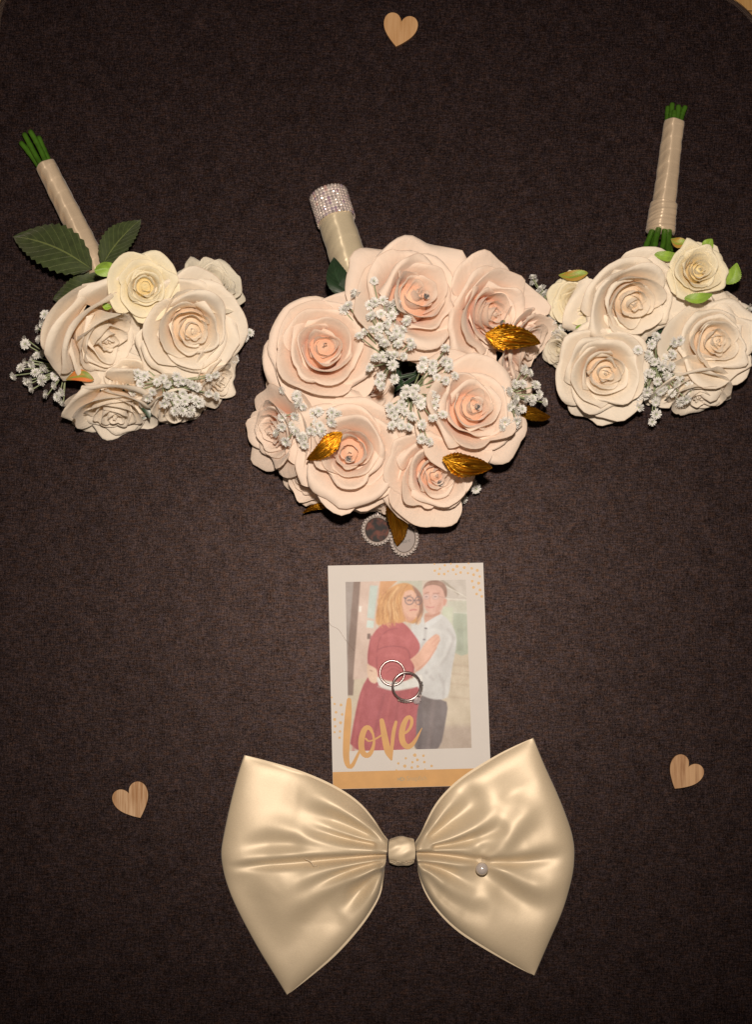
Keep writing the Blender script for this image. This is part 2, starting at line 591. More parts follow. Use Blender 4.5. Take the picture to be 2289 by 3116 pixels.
for k, (a, b_, r) in enumerate(dots):
    dv = []
    for t in np.linspace(0, 2*math.pi, 14, endpoint=False):
        w = 1+.06*math.sin(3*t+k)
        dv.append(tuple(P(*zc([(a+r*w*math.cos(t), b_-r*w*math.sin(t))])[0], CARD_Z+.05)))
    mk('gold_dot', dv, [tuple(range(14))], gdm, card, smooth=False)

# the printed picture, painted on a fine grid of coloured points
NX, NY = 250, 340
pc = np.array([(300, 1787), (1404, 1757), (1352, 247), (270, 268)], float)
ga, gb = np.meshgrid(np.linspace(0, 1, NX), np.linspace(0, 1, NY))
ZX = pc[0, 0]*(1-ga)*(1-gb)+pc[1, 0]*ga*(1-gb)+pc[2, 0]*ga*gb+pc[3, 0]*(1-ga)*gb
ZY = pc[0, 1]*(1-ga)*(1-gb)+pc[1, 1]*ga*(1-gb)+pc[2, 1]*ga*gb+pc[3, 1]*(1-ga)*gb
IMG = np.zeros((NY, NX, 3)); IMG[:] = (207, 184, 164)
def segdist(X, Y, pts, closed):
    best = np.full(X.shape, 1e9)
    n = len(pts)
    for k in range(n if closed else n-1):
        ax, ay = pts[k]; bx, by = pts[(k+1) % n]
        dx, dy = bx-ax, by-ay
        t = np.clip(((X-ax)*dx+(Y-ay)*dy)/max(dx*dx+dy*dy, 1e-9), 0, 1)
        best = np.minimum(best, (X-ax-t*dx)**2+(Y-ay-t*dy)**2)
    return np.sqrt(best)
def window(pts, pad):
    p = np.asarray(pts)
    msk = (ZX > p[:, 0].min()-pad) & (ZX < p[:, 0].max()+pad) & (ZY > p[:, 1].min()-pad) & (ZY < p[:, 1].max()+pad)
    r = np.where(msk.any(1))[0]; c = np.where(msk.any(0))[0]
    if len(r) == 0 or len(c) == 0: return None
    return slice(r[0], r[-1]+1), slice(c[0], c[-1]+1)
def blend(wd, al, col):
    if callable(col): col = col(ZX[wd], ZY[wd])
    IMG[wd] = IMG[wd]*(1-al[..., None])+np.asarray(col, float)*al[..., None]
def poly(pts, col, soft=5.0, alpha=1.0, sm=True):
    if sm: pts = [tuple(p) for p in smooth_poly(list(pts)+[pts[0]], max(24, len(pts)*3), 2)[:-1]]
    wd = window(pts, soft*2)
    if wd is None: return
    X, Y = ZX[wd], ZY[wd]
    ins = np.zeros(X.shape, bool)
    n = len(pts)
    for k in range(n):
        ax, ay = pts[k]; bx, by = pts[(k+1) % n]
        if ay == by: continue
        c = ((ay > Y) != (by > Y)) & (X < (bx-ax)*(Y-ay)/(by-ay)+ax)
        ins ^= c
    d = segdist(X, Y, pts, True)
    sd = np.where(ins, d, -d)
    blend(wd, smooth01(sd/(2*soft)+.5)*alpha, col)
def line(pts, w, col, soft=3.0, alpha=1.0, sm=True):
    if sm and len(pts) > 2: pts = [tuple(p) for p in smooth_poly(pts, len(pts)*4, 2)]
    wd = window(pts, w+soft*2)
    if wd is None: return
    d = segdist(ZX[wd], ZY[wd], pts, False)
    blend(wd, smooth01((w/2-d)/(2*soft)+.5)*alpha, col)
def ell(cx, cy, rx, ry): return [(cx+rx*math.cos(t), cy+ry*math.sin(t)) for t in np.linspace(0, 2*math.pi, 20, endpoint=False)]
# room
poly([(1000, 900), (1420, 900), (1420, 1800), (280, 1800), (280, 1120)], (204, 180, 152), 20, sm=False)
poly([(1050, 1560), (1420, 1560), (1420, 1800), (1050, 1800)], (182, 156, 136), 40, sm=False)
for k, y in enumerate((1010, 1090, 1180, 1300)):
    line([(1180, y), (1400, y+25)], 18, (190, 163, 136), 12, .7)
poly([(265, 255), (350, 255), (335, 1290), (285, 1290)], (152, 133, 122), 5, sm=False)
poly([(345, 255), (408, 255), (338, 1290), (296, 1290), (290, 900)], (126, 98, 84), 5, sm=False)
poly([(405, 255), (590, 255), (545, 700), (470, 1010), (470, 1135), (338, 1150)], (208, 174, 154), 5, sm=False)
poly([(490, 300), (562, 302), (527, 605), (465, 592)], (188, 192, 178), 5, sm=False)
poly([(466, 615), (527, 622), (521, 688), (458, 680)], (198, 204, 190), 4, sm=False)
poly([(392, 487), (416, 487), (412, 540), (390, 540)], (226, 208, 190), 4, sm=False)
poly([(467, 737), (495, 737), (492, 785), (465, 785)], (110, 82, 70), 4, sm=False)
poly([(582, 255), (740, 255), (660, 330), (590, 480), (545, 640), (560, 480)], (206, 142, 92), 6, sm=False)
poly([(740, 255), (960, 255), (960, 420), (740, 300)], (188, 178, 156), 8, sm=False)
poly([(1090, 245), (1400, 245), (1400, 440), (1170, 430)], (198, 180, 164), 6, sm=False)
line([(1135, 250), (1285, 375)], 20, (160, 141, 122), 5)
line([(1160, 300), (1400, 430)], 9, (226, 210, 192), 4)
line([(1160, 420), (1400, 436)], 10, (224, 208, 190), 4)
poly([(1190, 440), (1400, 436), (1400, 900), (1310, 935), (1190, 760)], (198, 188, 166), 6, sm=False)
poly([(1240, 545), (1360, 552), (1370, 920), (1312, 935), (1230, 900)], (174, 174, 150), 6, sm=False)
line([(1245, 545), (1365, 552)], 12, (204, 196, 176), 4)
poly([(1270, 690), (1330, 690), (1330, 890), (1275, 890)], (162, 162, 140), 5, .8, sm=False)
poly([(1140, 490), (1240, 500), (1225, 640), (1140, 600)], (200, 196, 168), 8, sm=False)
# man: shirt, trousers, neck, head
poly([(985, 660), (1060, 600), (1130, 552), (1200, 610), (1262, 720), (1272, 830), (1240, 990), (1222, 1090), (1200, 1325), (1060, 1336), (930, 1290), (890, 1150), (890, 800), (850, 690), (880, 600), (960, 535)], (206, 196, 187), 5)
for pts in ([(1240, 780), (1180, 960), (1060, 1060)], [(1110, 1100), (1160, 1200), (1150, 1310)], [(1000, 1090), (1060, 1150)], [(1190, 700), (1250, 780)], [(990, 690), (985, 800), (940, 880)]):
    line(pts, 26, (186, 174, 166), 14, .7)
for pts in ([(1210, 800), (1130, 1000), (1000, 1120)], [(1040, 700), (1150, 720)], [(1190, 1150), (1180, 1300)]):
    line(pts, 30, (218, 208, 198), 15, .7)
poly([(955, 1290), (1060, 1336), (1202, 1320), (1165, 1560), (1116, 1800), (860, 1800), (890, 1450)], (112, 97, 94), 5)
line([(1060, 1350), (1040, 1560), (1010, 1780)], 40, (128, 110, 106), 20, .8)
line([(930, 1320), (940, 1500), (930, 1780)], 40, (94, 80, 80), 18, .8)
poly([(985, 555), (1120, 520), (1128, 560), (1040, 640), (992, 668), (975, 600)], (204, 148, 124), 5)
line([(990, 575), (1050, 580), (1110, 545)], 18, (184, 122, 100), 8, .7)
poly([(985, 640), (1135, 548), (1150, 590), (1060, 650), (998, 700)], (214, 205, 197), 4)
poly([(966, 340), (985, 290), (1060, 272), (1140, 290), (1168, 360), (1164, 450), (1140, 520), (1090, 556), (1040, 562), (998, 535), (970, 480)], (217, 163, 142), 5)
poly([(1150, 430), (1180, 415), (1182, 450), (1160, 490), (1148, 480)], (206, 142, 120), 4)
poly([(966, 335), (985, 280), (1030, 256), (1100, 250), (1160, 278), (1186, 340), (1180, 415), (1164, 410), (1154, 350), (1120, 306), (1060, 290), (1000, 303)], (150, 106, 88), 5)
line([(1000, 290), (1060, 272), (1130, 290)], 10, (176, 130, 106), 5, .8)
line([(985, 372), (1020, 362)], 8, (170, 112, 94), 3); line([(1060, 372), (1110, 372)], 8, (170, 112, 94), 3)
for cx in (997, 1078):
    line(ell(cx, 402, 30, 24)+[(cx+30, 402)], 5, (188, 150, 138), 2)
    poly(ell(cx, 402, 24, 18), (216, 178, 166), 5, .8)
    line([(cx-9, 403), (cx+9, 402)], 7, (124, 92, 86), 3)
line([(1108, 402), (1165, 412)], 4, (180, 138, 122), 2)
line([(1030, 405), (1022, 455), (1040, 465)], 8, (200, 140, 118), 4, .9)
line([(1000, 492), (1030, 503), (1065, 496)], 8, (190, 108, 100), 3)
line([(1120, 470), (1090, 535)], 26, (202, 142, 120), 12, .7)
# woman: dress, arms, hair, face
poly([(600, 650), (720, 615), (800, 640), (870, 720), (946, 830), (935, 900), (880, 950), (892, 1050), (872, 1135), (760, 1180), (560, 1140), (465, 1015), (472, 870), (510, 740)], (178, 80, 80), 5)
poly([(470, 1130), (560, 1180), (720, 1225), (900, 1205), (965, 1225), (905, 1450), (905, 1800), (300, 1800), (330, 1600), (400, 1250)], (166, 70, 74), 5)
for pts, w, c, a in (([(560, 880), (640, 850), (760, 850), (840, 880), (850, 960)], 8, (140, 52, 58), .8), ([(555, 900), (570, 780), (650, 700), (740, 690)], 8, (146, 56, 60), .8),
                     ([(550, 950), (555, 1080)], 14, (148, 58, 62), .7), ([(620, 1280), (560, 1500), (500, 1780)], 22, (146, 56, 62), .7), ([(760, 1260), (720, 1500), (700, 1780)], 22, (148, 58, 62), .6),
                     ([(430, 1260), (380, 1500), (340, 1780)], 24, (186, 88, 88), .6), ([(680, 1290), (640, 1500), (590, 1780)], 20, (182, 84, 84), .6), ([(850, 1240), (830, 1500), (820, 1780)], 20, (180, 82, 82), .6),
                     ([(600, 760), (700, 740), (800, 790)], 26, (192, 94, 92), .6), ([(640, 930), (740, 920), (800, 960)], 26, (192, 94, 92), .6), ([(600, 1060), (700, 1010), (780, 1060)], 7, (146, 54, 58), .8),
                     ([(640, 1090), (700, 1040), (760, 1080)], 6, (146, 54, 58), .8), ([(870, 960), (885, 1050), (865, 1130)], 12, (140, 50, 56), .7), ([(500, 760), (480, 900), (475, 1000)], 14, (152, 60, 64), .7)):
    line(pts, w, c, w*.45, a)
poly([(462, 1008), (520, 1035), (562, 1062), (556, 1190), (505, 1182), (470, 1140)], (226, 184, 154), 4)
line([(490, 1065), (512, 1075)], 6, (150, 100, 84), 3)
poly([(553, 1125), (620, 1168), (740, 1180), (880, 1145), (965, 1080), (968, 1200), (860, 1230), (700, 1258), (560, 1215)], (220, 209, 196), 4)
line([(560, 1212), (700, 1254), (880, 1222)], 10, (188, 166, 152), 5, .8)
poly([(852, 968), (935, 905), (975, 830), (1040, 770), (1080, 738), (1110, 742), (1126, 790), (1085, 870), (1010, 1000), (905, 1095), (886, 1020)], (224, 166, 138), 4)
line([(890, 1085), (1000, 1000), (1085, 865)], 14, (202, 138, 112), 7, .8)
for pts in ([(1015, 800), (1085, 745)], [(1040, 830), (1108, 765)], [(1062, 855), (1122, 795)]):
    line(pts, 5, (200, 134, 110), 3, .8)
poly([(730, 290), (800, 272), (880, 296), (948, 385), (966, 500), (950, 600), (890, 650), (850, 640), (800, 620), (760, 650), (690, 625), (610, 650), (545, 668), (540, 560), (570, 470), (612, 395), (655, 330)], (206, 142, 84), 8)
poly([(868, 300), (930, 340), (962, 430), (968, 520), (945, 590), (925, 540), (915, 430), (890, 350)], (150, 102, 82), 8)
poly([(800, 360), (850, 335), (890, 350), (930, 430), (942, 520), (912, 590), (852, 628), (802, 600), (775, 530), (775, 430)], (226, 168, 138), 6)
poly([(780, 520), (830, 610), (900, 600), (850, 640), (800, 625)], (206, 140, 112), 8, .8)
rh = random.Random(8)
for k in range(90):
    x = rh.uniform(560, 800); y = rh.uniform(330, 600)
    if x > 770 and y > 380: x -= 90
    L = rh.uniform(35, 80); a = rh.uniform(-8, 8)
    c = rh.choice([(228, 170, 104), (186, 118, 62), (222, 156, 92), (166, 102, 56), (238, 186, 124)])
    line([(x, y), (x+a-9, y+L*.3), (x+a+8, y+L*.65), (x+a-6, y+L)], rh.uniform(4, 9), c, 4, .75)
for k in range(16):
    x = rh.uniform(925, 962); y = rh.uniform(545, 590)
    line([(x, y), (x-12, y+26), (x-6, y+48), (x-26, y+72)], 6, rh.choice([(206, 150, 104), (150, 96, 66), (222, 176, 134)]), 4, .75)
for k in range(14):
    x = rh.uniform(560, 720); y = rh.uniform(590, 640)
    line([(x, y), (x-10, y+25), (x, y+48)], 6, rh.choice([(206, 142, 84), (226, 168, 108)]), 4, .8)
for k in range(70):                               # long waves falling from the parting
    t0 = rh.uniform(0, 1)
    x0, y0 = 850-120*t0, 285+30*t0
    x1, y1 = 560+210*rh.random()+(60 if t0 < .3 else 0), rh.uniform(520, 660)
    if x1 > 760: y1 = max(y1, 600)
    pts = []
    for q in np.linspace(.05, 1, 9):
        bx = x0+(x1-x0)*q**.8-60*math.sin(math.pi*q)*(1-t0*.3)
        by = y0+(y1-y0)*q**1.25
        pts.append((bx+9*math.sin(q*13+k)*q, by))
    line(pts, rh.uniform(3, 7), rh.choice([(230, 176, 116), (176, 110, 60), (214, 150, 90), (150, 92, 54), (240, 192, 136), (196, 130, 76)]), 3, .6)
poly([(806, 372), (850, 340), (888, 352), (926, 430), (938, 520), (910, 588), (856, 624), (812, 596), (786, 530), (784, 430)], (226, 170, 142), 8, .85)
poly([(800, 540), (850, 600), (905, 580), (870, 620), (820, 606)], (204, 140, 114), 9, .7)
poly([(820, 380), (860, 350), (890, 390), (840, 400)], (232, 182, 156), 10, .7)
for k in range(12):                               # dark curls beside her cheek
    x = 940+rh.uniform(-14, 26); y = 440+rh.uniform(0, 60)
    line([(x-16, y-90), (x+10, y-30), (x+4, y+30), (x+16, y+80), (x-22, y+130)], rh.uniform(3, 6), rh.choice([(128, 82, 68), (160, 104, 80), (196, 136, 96)]), 3, .65)
for cx, rx in ((845, 38), (925, 28)):
    line([(cx-rx*.45, 437), (cx, 429), (cx+rx*.45, 438)], 9, (92, 74, 82), 3, .9)
    line([(cx-rx*.4, 446), (cx+rx*.4, 446)], 4, (150, 106, 96), 2, .7)
    line(ell(cx, 438, rx, 36)+[(cx+rx, 438)], 6.5, (100, 82, 86), 3)
line([(800, 412), (812, 420)], 12, (100, 82, 86), 3)
line([(883, 436), (897, 436)], 8, (100, 82, 86), 3)
line([(820, 398), (860, 388)], 7, (150, 100, 78), 3); line([(910, 392), (940, 398)], 7, (140, 94, 74), 3)
line([(905, 440), (912, 485), (890, 490)], 8, (206, 140, 112), 4, .9)
line([(850, 527), (880, 518), (908, 522)], 10, (192, 106, 98), 3)
line([(985, 688), (1000, 690)], 9, (70, 60, 66), 3); line([(972, 790), (984, 790)], 9, (70, 60, 66), 3)
for _ in range(2):                                  # print softness
    pad = np.pad(IMG, ((1, 1), (1, 1), (0, 0)), 'edge')
    IMG = (pad[:-2, 1:-1]+pad[2:, 1:-1]+pad[1:-1, :-2]+pad[1:-1, 2:]+2*pad[1:-1, 1:-1])/6
IMG = IMG*.93+.07*np.array((214, 194, 176))
gr = np.random.default_rng(4)
for n_, amp_ in ((6, 5.0), (14, 4.0), (40, 3.0)):   # blotches of the print, coarse to fine
    c_ = gr.normal(0, 1, (n_+2, n_+2))
    yy, xx = np.linspace(0, n_, NY), np.linspace(0, n_, NX)
    yi, xi = yy.astype(int), xx.astype(int); fy, fx = (yy-yi)[:, None], (xx-xi)[None, :]
    q_ = c_[np.ix_(yi, xi)]*(1-fy)*(1-fx)+c_[np.ix_(yi+1, xi)]*fy*(1-fx)+c_[np.ix_(yi, xi+1)]*(1-fy)*fx+c_[np.ix_(yi+1, xi+1)]*fy*fx
    IMG += amp_*q_[..., None]
IMG += gr.normal(0, 3.5, (NY, NX, 1))
alb = lin(IMG)/lin((219, 203, 190))*.655
pq = Pn(zc([tuple(p) for p in pc]), CARD_Z+.03)
pv = np.stack([pq[0]*(1-a)*(1-b)+pq[1]*a*(1-b)+pq[2]*a*b+pq[3]*(1-a)*b for a, b in zip(ga.ravel(), gb.ravel())])
m, nt, b, out = new_mat('photo_print')
att = node(nt, 'ShaderNodeAttribute', attribute_name='print')
nt.links.new(att.outputs['Color'], b.inputs['Base Color'])
b.inputs['Roughness'].default_value = .5
b.inputs['Specular IOR Level'].default_value = .3
pic = mk('printed_picture', pv, grid_faces(NX, NY), m, card, smooth=False)
ca = pic.data.color_attributes.new('print', 'FLOAT_COLOR', 'POINT')
ca.data.foreach_set('color', np.c_[np.clip(alb.reshape(-1, 3), 0, 1), np.ones(NX*NY)].astype(np.float32).ravel())

# brush lettering: each stroke is a ribbon with round ends, laid one over the other
def stroke(pts, wid, z):
    n = 40
    c = smooth_poly([(a, b_, w) for (a, b_), w in zip(pts, wid)], n, 3)
    xy, w = c[:, :2], c[:, 2]
    t = np.gradient(xy, axis=0); t /= np.linalg.norm(t, axis=1)[:, None]
    nn_ = np.stack([-t[:, 1], t[:, 0]], 1)
    Lp = xy+nn_*w[:, None]; Rp = xy-nn_*w[:, None]
    out = []
    zs = []
    for k in range(n):
        out += [tuple(Lp[k]), tuple(Rp[k])]
        zs += [z+.05*k/n]*2
    f = [(2*k, 2*k+1, 2*k+3, 2*k+2) for k in range(n-1)]
    for end, s in ((0, -1), (n-1, 1)):           # round caps
        i0 = len(out)
        zs += [z+.05*end/n]*10
        out.append(tuple(xy[end]))
        for th in np.linspace(-90, 90, 9):
            d = t[end]*s*math.cos(R(th))+nn_[end]*math.sin(R(th))
            out.append(tuple(xy[end]+d*w[end]))
        f += [(i0, i0+1+k, i0+2+k) for k in range(8)]
    return [tuple(P(*q, h)) for q, h in zip(zc(out), zs)], f
strokes = [
    ([(302, 1328), (298, 1420), (286, 1580), (276, 1740), (275, 1850), (290, 1918), (318, 1935), (345, 1895), (375, 1830), (408, 1765)], [20, 30, 33, 30, 28, 22, 20, 16, 13, 10]),
    ([(520, 1640), (490, 1572), (448, 1575), (418, 1645), (408, 1735), (428, 1815), (475, 1832), (512, 1780), (530, 1700), (516, 1625)], [9, 18, 24, 27, 27, 25, 23, 17, 11, 10]),
    ([(452, 1675), (478, 1702), (535, 1682), (600, 1640)], [9, 7, 7, 9]),
    ([(596, 1512), (606, 1570), (628, 1690), (650, 1790), (682, 1860)], [20, 26, 29, 33, 11]),
    ([(684, 1850), (690, 1720), (702, 1610), (724, 1525)], [9, 16, 18, 13]),
    ([(775, 1640), (836, 1608), (870, 1540), (862, 1482), (828, 1478), (792, 1545), (774, 1625), (780, 1702), (815, 1748), (856, 1745), (900, 1690), (957, 1580)], [10, 12, 15, 15, 19, 25, 27, 27, 25, 22, 15, 3]),
]
mb = MB()
for k, (p_, w_) in enumerate(strokes):
    v, f = stroke(p_, w_, CARD_Z+.05+.06*k)
    mb.add(v, f)
mb.build('gold_lettering', M['gold_print'], card, smooth=False)

def text_part(name, body, px, size_px, z, mat, parent, shear=0.0, ang=0.0, sx=1.0):
    cu = bpy.data.curves.new(name, 'FONT')
    cu.body = body
    cu.size = size_px*PX*.001
    cu.shear = shear
    cu.resolution_u = 3
    tmp = bpy.data.objects.new(name+'_curve', cu)
    COL.objects.link(tmp)
    dg = bpy.context.evaluated_depsgraph_get()
    me = bpy.data.meshes.new_from_object(tmp.evaluated_get(dg))
    bpy.data.objects.remove(tmp)
    me.name = name
    me.materials.clear(); me.materials.append(mat)
    o = bpy.data.objects.new(name, me)
    place(o, parent, P(*px, z))
    o.rotation_euler = (0, 0, ang)
    o.scale = (sx, 1, 1)
    return o
M['faint_print'] = simple('faint_grey_print', (.42, .31, .17), .5, spec=.3)
text_part('logo_text', 'Snapfish', zc([(818, 2052)])[0], 19, CARD_Z+.06, M['faint_print'], card, 0, R(1.2))
def zq(pts): return zm(pts, 1180, 2330, 150/1652)
lv, lf = [], []
fish = [(300, 500), (345, 445), (300, 395), (330, 400), (375, 430), (420, 395), (470, 380), (520, 390), (560, 420), (578, 448), (560, 480), (520, 508), (470, 518), (420, 500), (375, 465), (335, 500)]
eye = ell(495, 450, 36, 36)
lv = [tuple(P(*q, CARD_Z+.06)) for q in zq(fish)]
lf = [tuple(range(len(fish)))]
lv += [tuple(P(*q, CARD_Z+.075)) for q in zq(eye)]
lf.append(tuple(range(len(fish), len(fish)+len(eye))))
mk('logo_emblem', lv, lf, [M['faint_print'], M['gold_print']], card, smooth=False, mat_idx=[0, 1])

# a stray thread lying across the card's left edge
mb = MB()
tp = smooth_poly(zc([(116, 575), (122, 640), (150, 668), (205, 686), (240, 745), (290, 815), (352, 886)]), 30, 3)
mb.tube([P(a, b_, CARD_Z+.16+.1*math.sin(i*.7)) for i, (a, b_) in enumerate(tp)], .11, 5)
th = mb.build('stray_thread', simple('brown_thread', (.22, .15, .11), .6), None)
tag(th, 'thin curled brown thread lying across the left edge of the photo card', 'thread')

# ------------------------------------------------------------------ rings on the card
def band_profile(c, axis, r, th, h, nseg=72, m=0, up0=0.0, mb=None):
    """ring of revolution, comfort-fit section"""
    axis = Vector(axis).normalized()
    q = Vector((0, 0, 1)).rotation_difference(axis)
    sec = []
    for a in np.linspace(0, 2*math.pi, 12, endpoint=False):
        cx, sz = math.cos(a), math.sin(a)
        sec.append((r-th/2+th/2*cx, h/2*sz))
    vs = []
    for k in range(nseg):
        t = 2*math.pi*k/nseg
        for (rr_, z_) in sec:
            vs.append(tuple(Vector(c)+q @ Vector((rr_*math.cos(t), rr_*math.sin(t), z_))))
    ns_ = len(sec)
    fs = []
    for k in range(nseg):
        for j in range(ns_):
            a = k*ns_+j; b_ = k*ns_+(j+1) % ns_
            c_ = ((k+1) % nseg)*ns_
            fs.append((a, b_, c_+(j+1) % ns_, c_+j))
    mb.add(vs, fs, m)
def zr(pts): return zm(pts, 1120, 1960, 220/1652)
RG = 'wedding rings on the photo card'
mb = MB()
c1 = P(*zr([(556, 658)])[0], CARD_Z+2.0)
band_profile(c1, (0, 0, 1), 10.7, 1.9, 3.8, mb=mb)
r1 = mb.build('plain_ring', M['silver'], None, (c1.x, c1.y, CARD_Z+.1))
tag(r1, 'plain silver wedding band lying flat on the photo card, under the other ring', 'ring', RG)
c2 = P(*zr([(884, 965)])[0], CARD_Z+4.3)
r2 = empty('stone_ring', (c2.x, c2.y, CARD_Z+.1), 'silver ring with raised stone setting, resting over the plain band', 'ring', RG)
ax2 = Vector((.13, -.16, 1)).normalized()
mb = MB()
band_profile(c2, ax2, 12.1, 2.0, 2.4, mb=mb)
mb.build('band', M['silver'], r2)
gd = (Vector((.60, -.80, 0))-ax2*Vector((.60, -.80, 0)).dot(ax2)).normalized()   # towards the setting
side = ax2.cross(gd).normalized()
# gem: octagonal brilliant
def gem_mesh(name, r, mat):
    prof = [(.55, .34), (1.0, .05), (1.0, -.02), (.0, -.75)]
    vs, fs = [(0, 0, .34*r)], []
    for rr_, z_ in prof[:3]:
        vs += [(r*rr_*math.cos(2*math.pi*k/8), r*rr_*math.sin(2*math.pi*k/8), r*z_) for k in range(8)]
    vs.append((0, 0, -.75*r))
    fs += [(0, 1+k, 1+(k+1) % 8) for k in range(8)]
    for j in range(2):
        fs += [(1+8*j+k, 9+8*j+k, 9+8*j+(k+1) % 8, 1+8*j+(k+1) % 8) for k in range(8)]
    fs += [(17+k, 25, 17+(k+1) % 8) for k in range(8)]
    return mesh_data(name, vs, fs, mat, False)
gem_big = gem_mesh('gem', 3.3, M['gem_stone'])
gem_small = gem_mesh('side_stone', 1.0, M['crystal'])
head = c2+gd*14.2+ax2*.4
fa = (gd*.42+Vector((0, 0, .9))).normalized()
mb = MB()
for k in range(4):
    d = (Matrix.Rotation(math.pi/4+k*math.pi/2, 3, fa) @ (ax2-fa*ax2.dot(fa)).normalized())
    mb.tube(bez(c2+gd*11.6+d*.4, head-fa*1.4+d*2.2, head+fa*.9+d*2.45, 7), [.5, .5, .5, .5, .5, .5, .55], 7)
sv = []
mb.tube([head-fa*2.0, head-fa*1.3], [1.3, 2.0], 14)
mb.build('setting', M['silver'], r2)
inst('gem', gem_big, head+fa*.25, r2, fa)
mb = MB()
for sgn in (-1, 1):
    pts = []
    for a in np.linspace(10, 72, 14):
        d = gd*math.cos(R(a))+side*sgn*math.sin(R(a))
        pts.append(c2+d*(12.9-.7*(a/72))+ax2*(-.6))
    mb.tube(pts, [.75]*13+[.5], 8)
    for a in np.linspace(16, 66, 6):
        d = gd*math.cos(R(a))+side*sgn*math.sin(R(a))
        o = c2+d*(13.4-.7*(a/72))+ax2*(-.6)
        inst('side_stone', gem_small, o+ax2*.35, r2, (d*.6+ax2*.8))
mb.build('pave_shoulder', M['silver'], r2)

# ------------------------------------------------------------------ satin bow
def zl(pts): return zm(pts, 640, 2200, 600/1569)
def zrt(pts): return zm(pts, 1160, 2200, 640/1652)
bow = empty('satin_bow', P(1224, 2590), 'large cream satin bow with one sewn pearl, lying below the photo card', 'bow')

def poly_dist(XY, pl):
    best = np.full(len(XY), 1e18); tp_ = np.zeros(len(XY))
    L = np.r_[0, np.cumsum(np.linalg.norm(np.diff(pl, axis=0), axis=1))]
    for k in range(len(pl)-1):
        a, d = pl[k], pl[k+1]-pl[k]
        t = np.clip(((XY-a) @ d)/max(d @ d, 1e-9), 0, 1)
        q = ((XY-a-t[:, None]*d)**2).sum(1)
        m_ = q < best
        best[m_] = q[m_]
        tp_[m_] = ((L[k]+t*np.linalg.norm(d))/L[-1])[m_]
    return np.sqrt(best), tp_

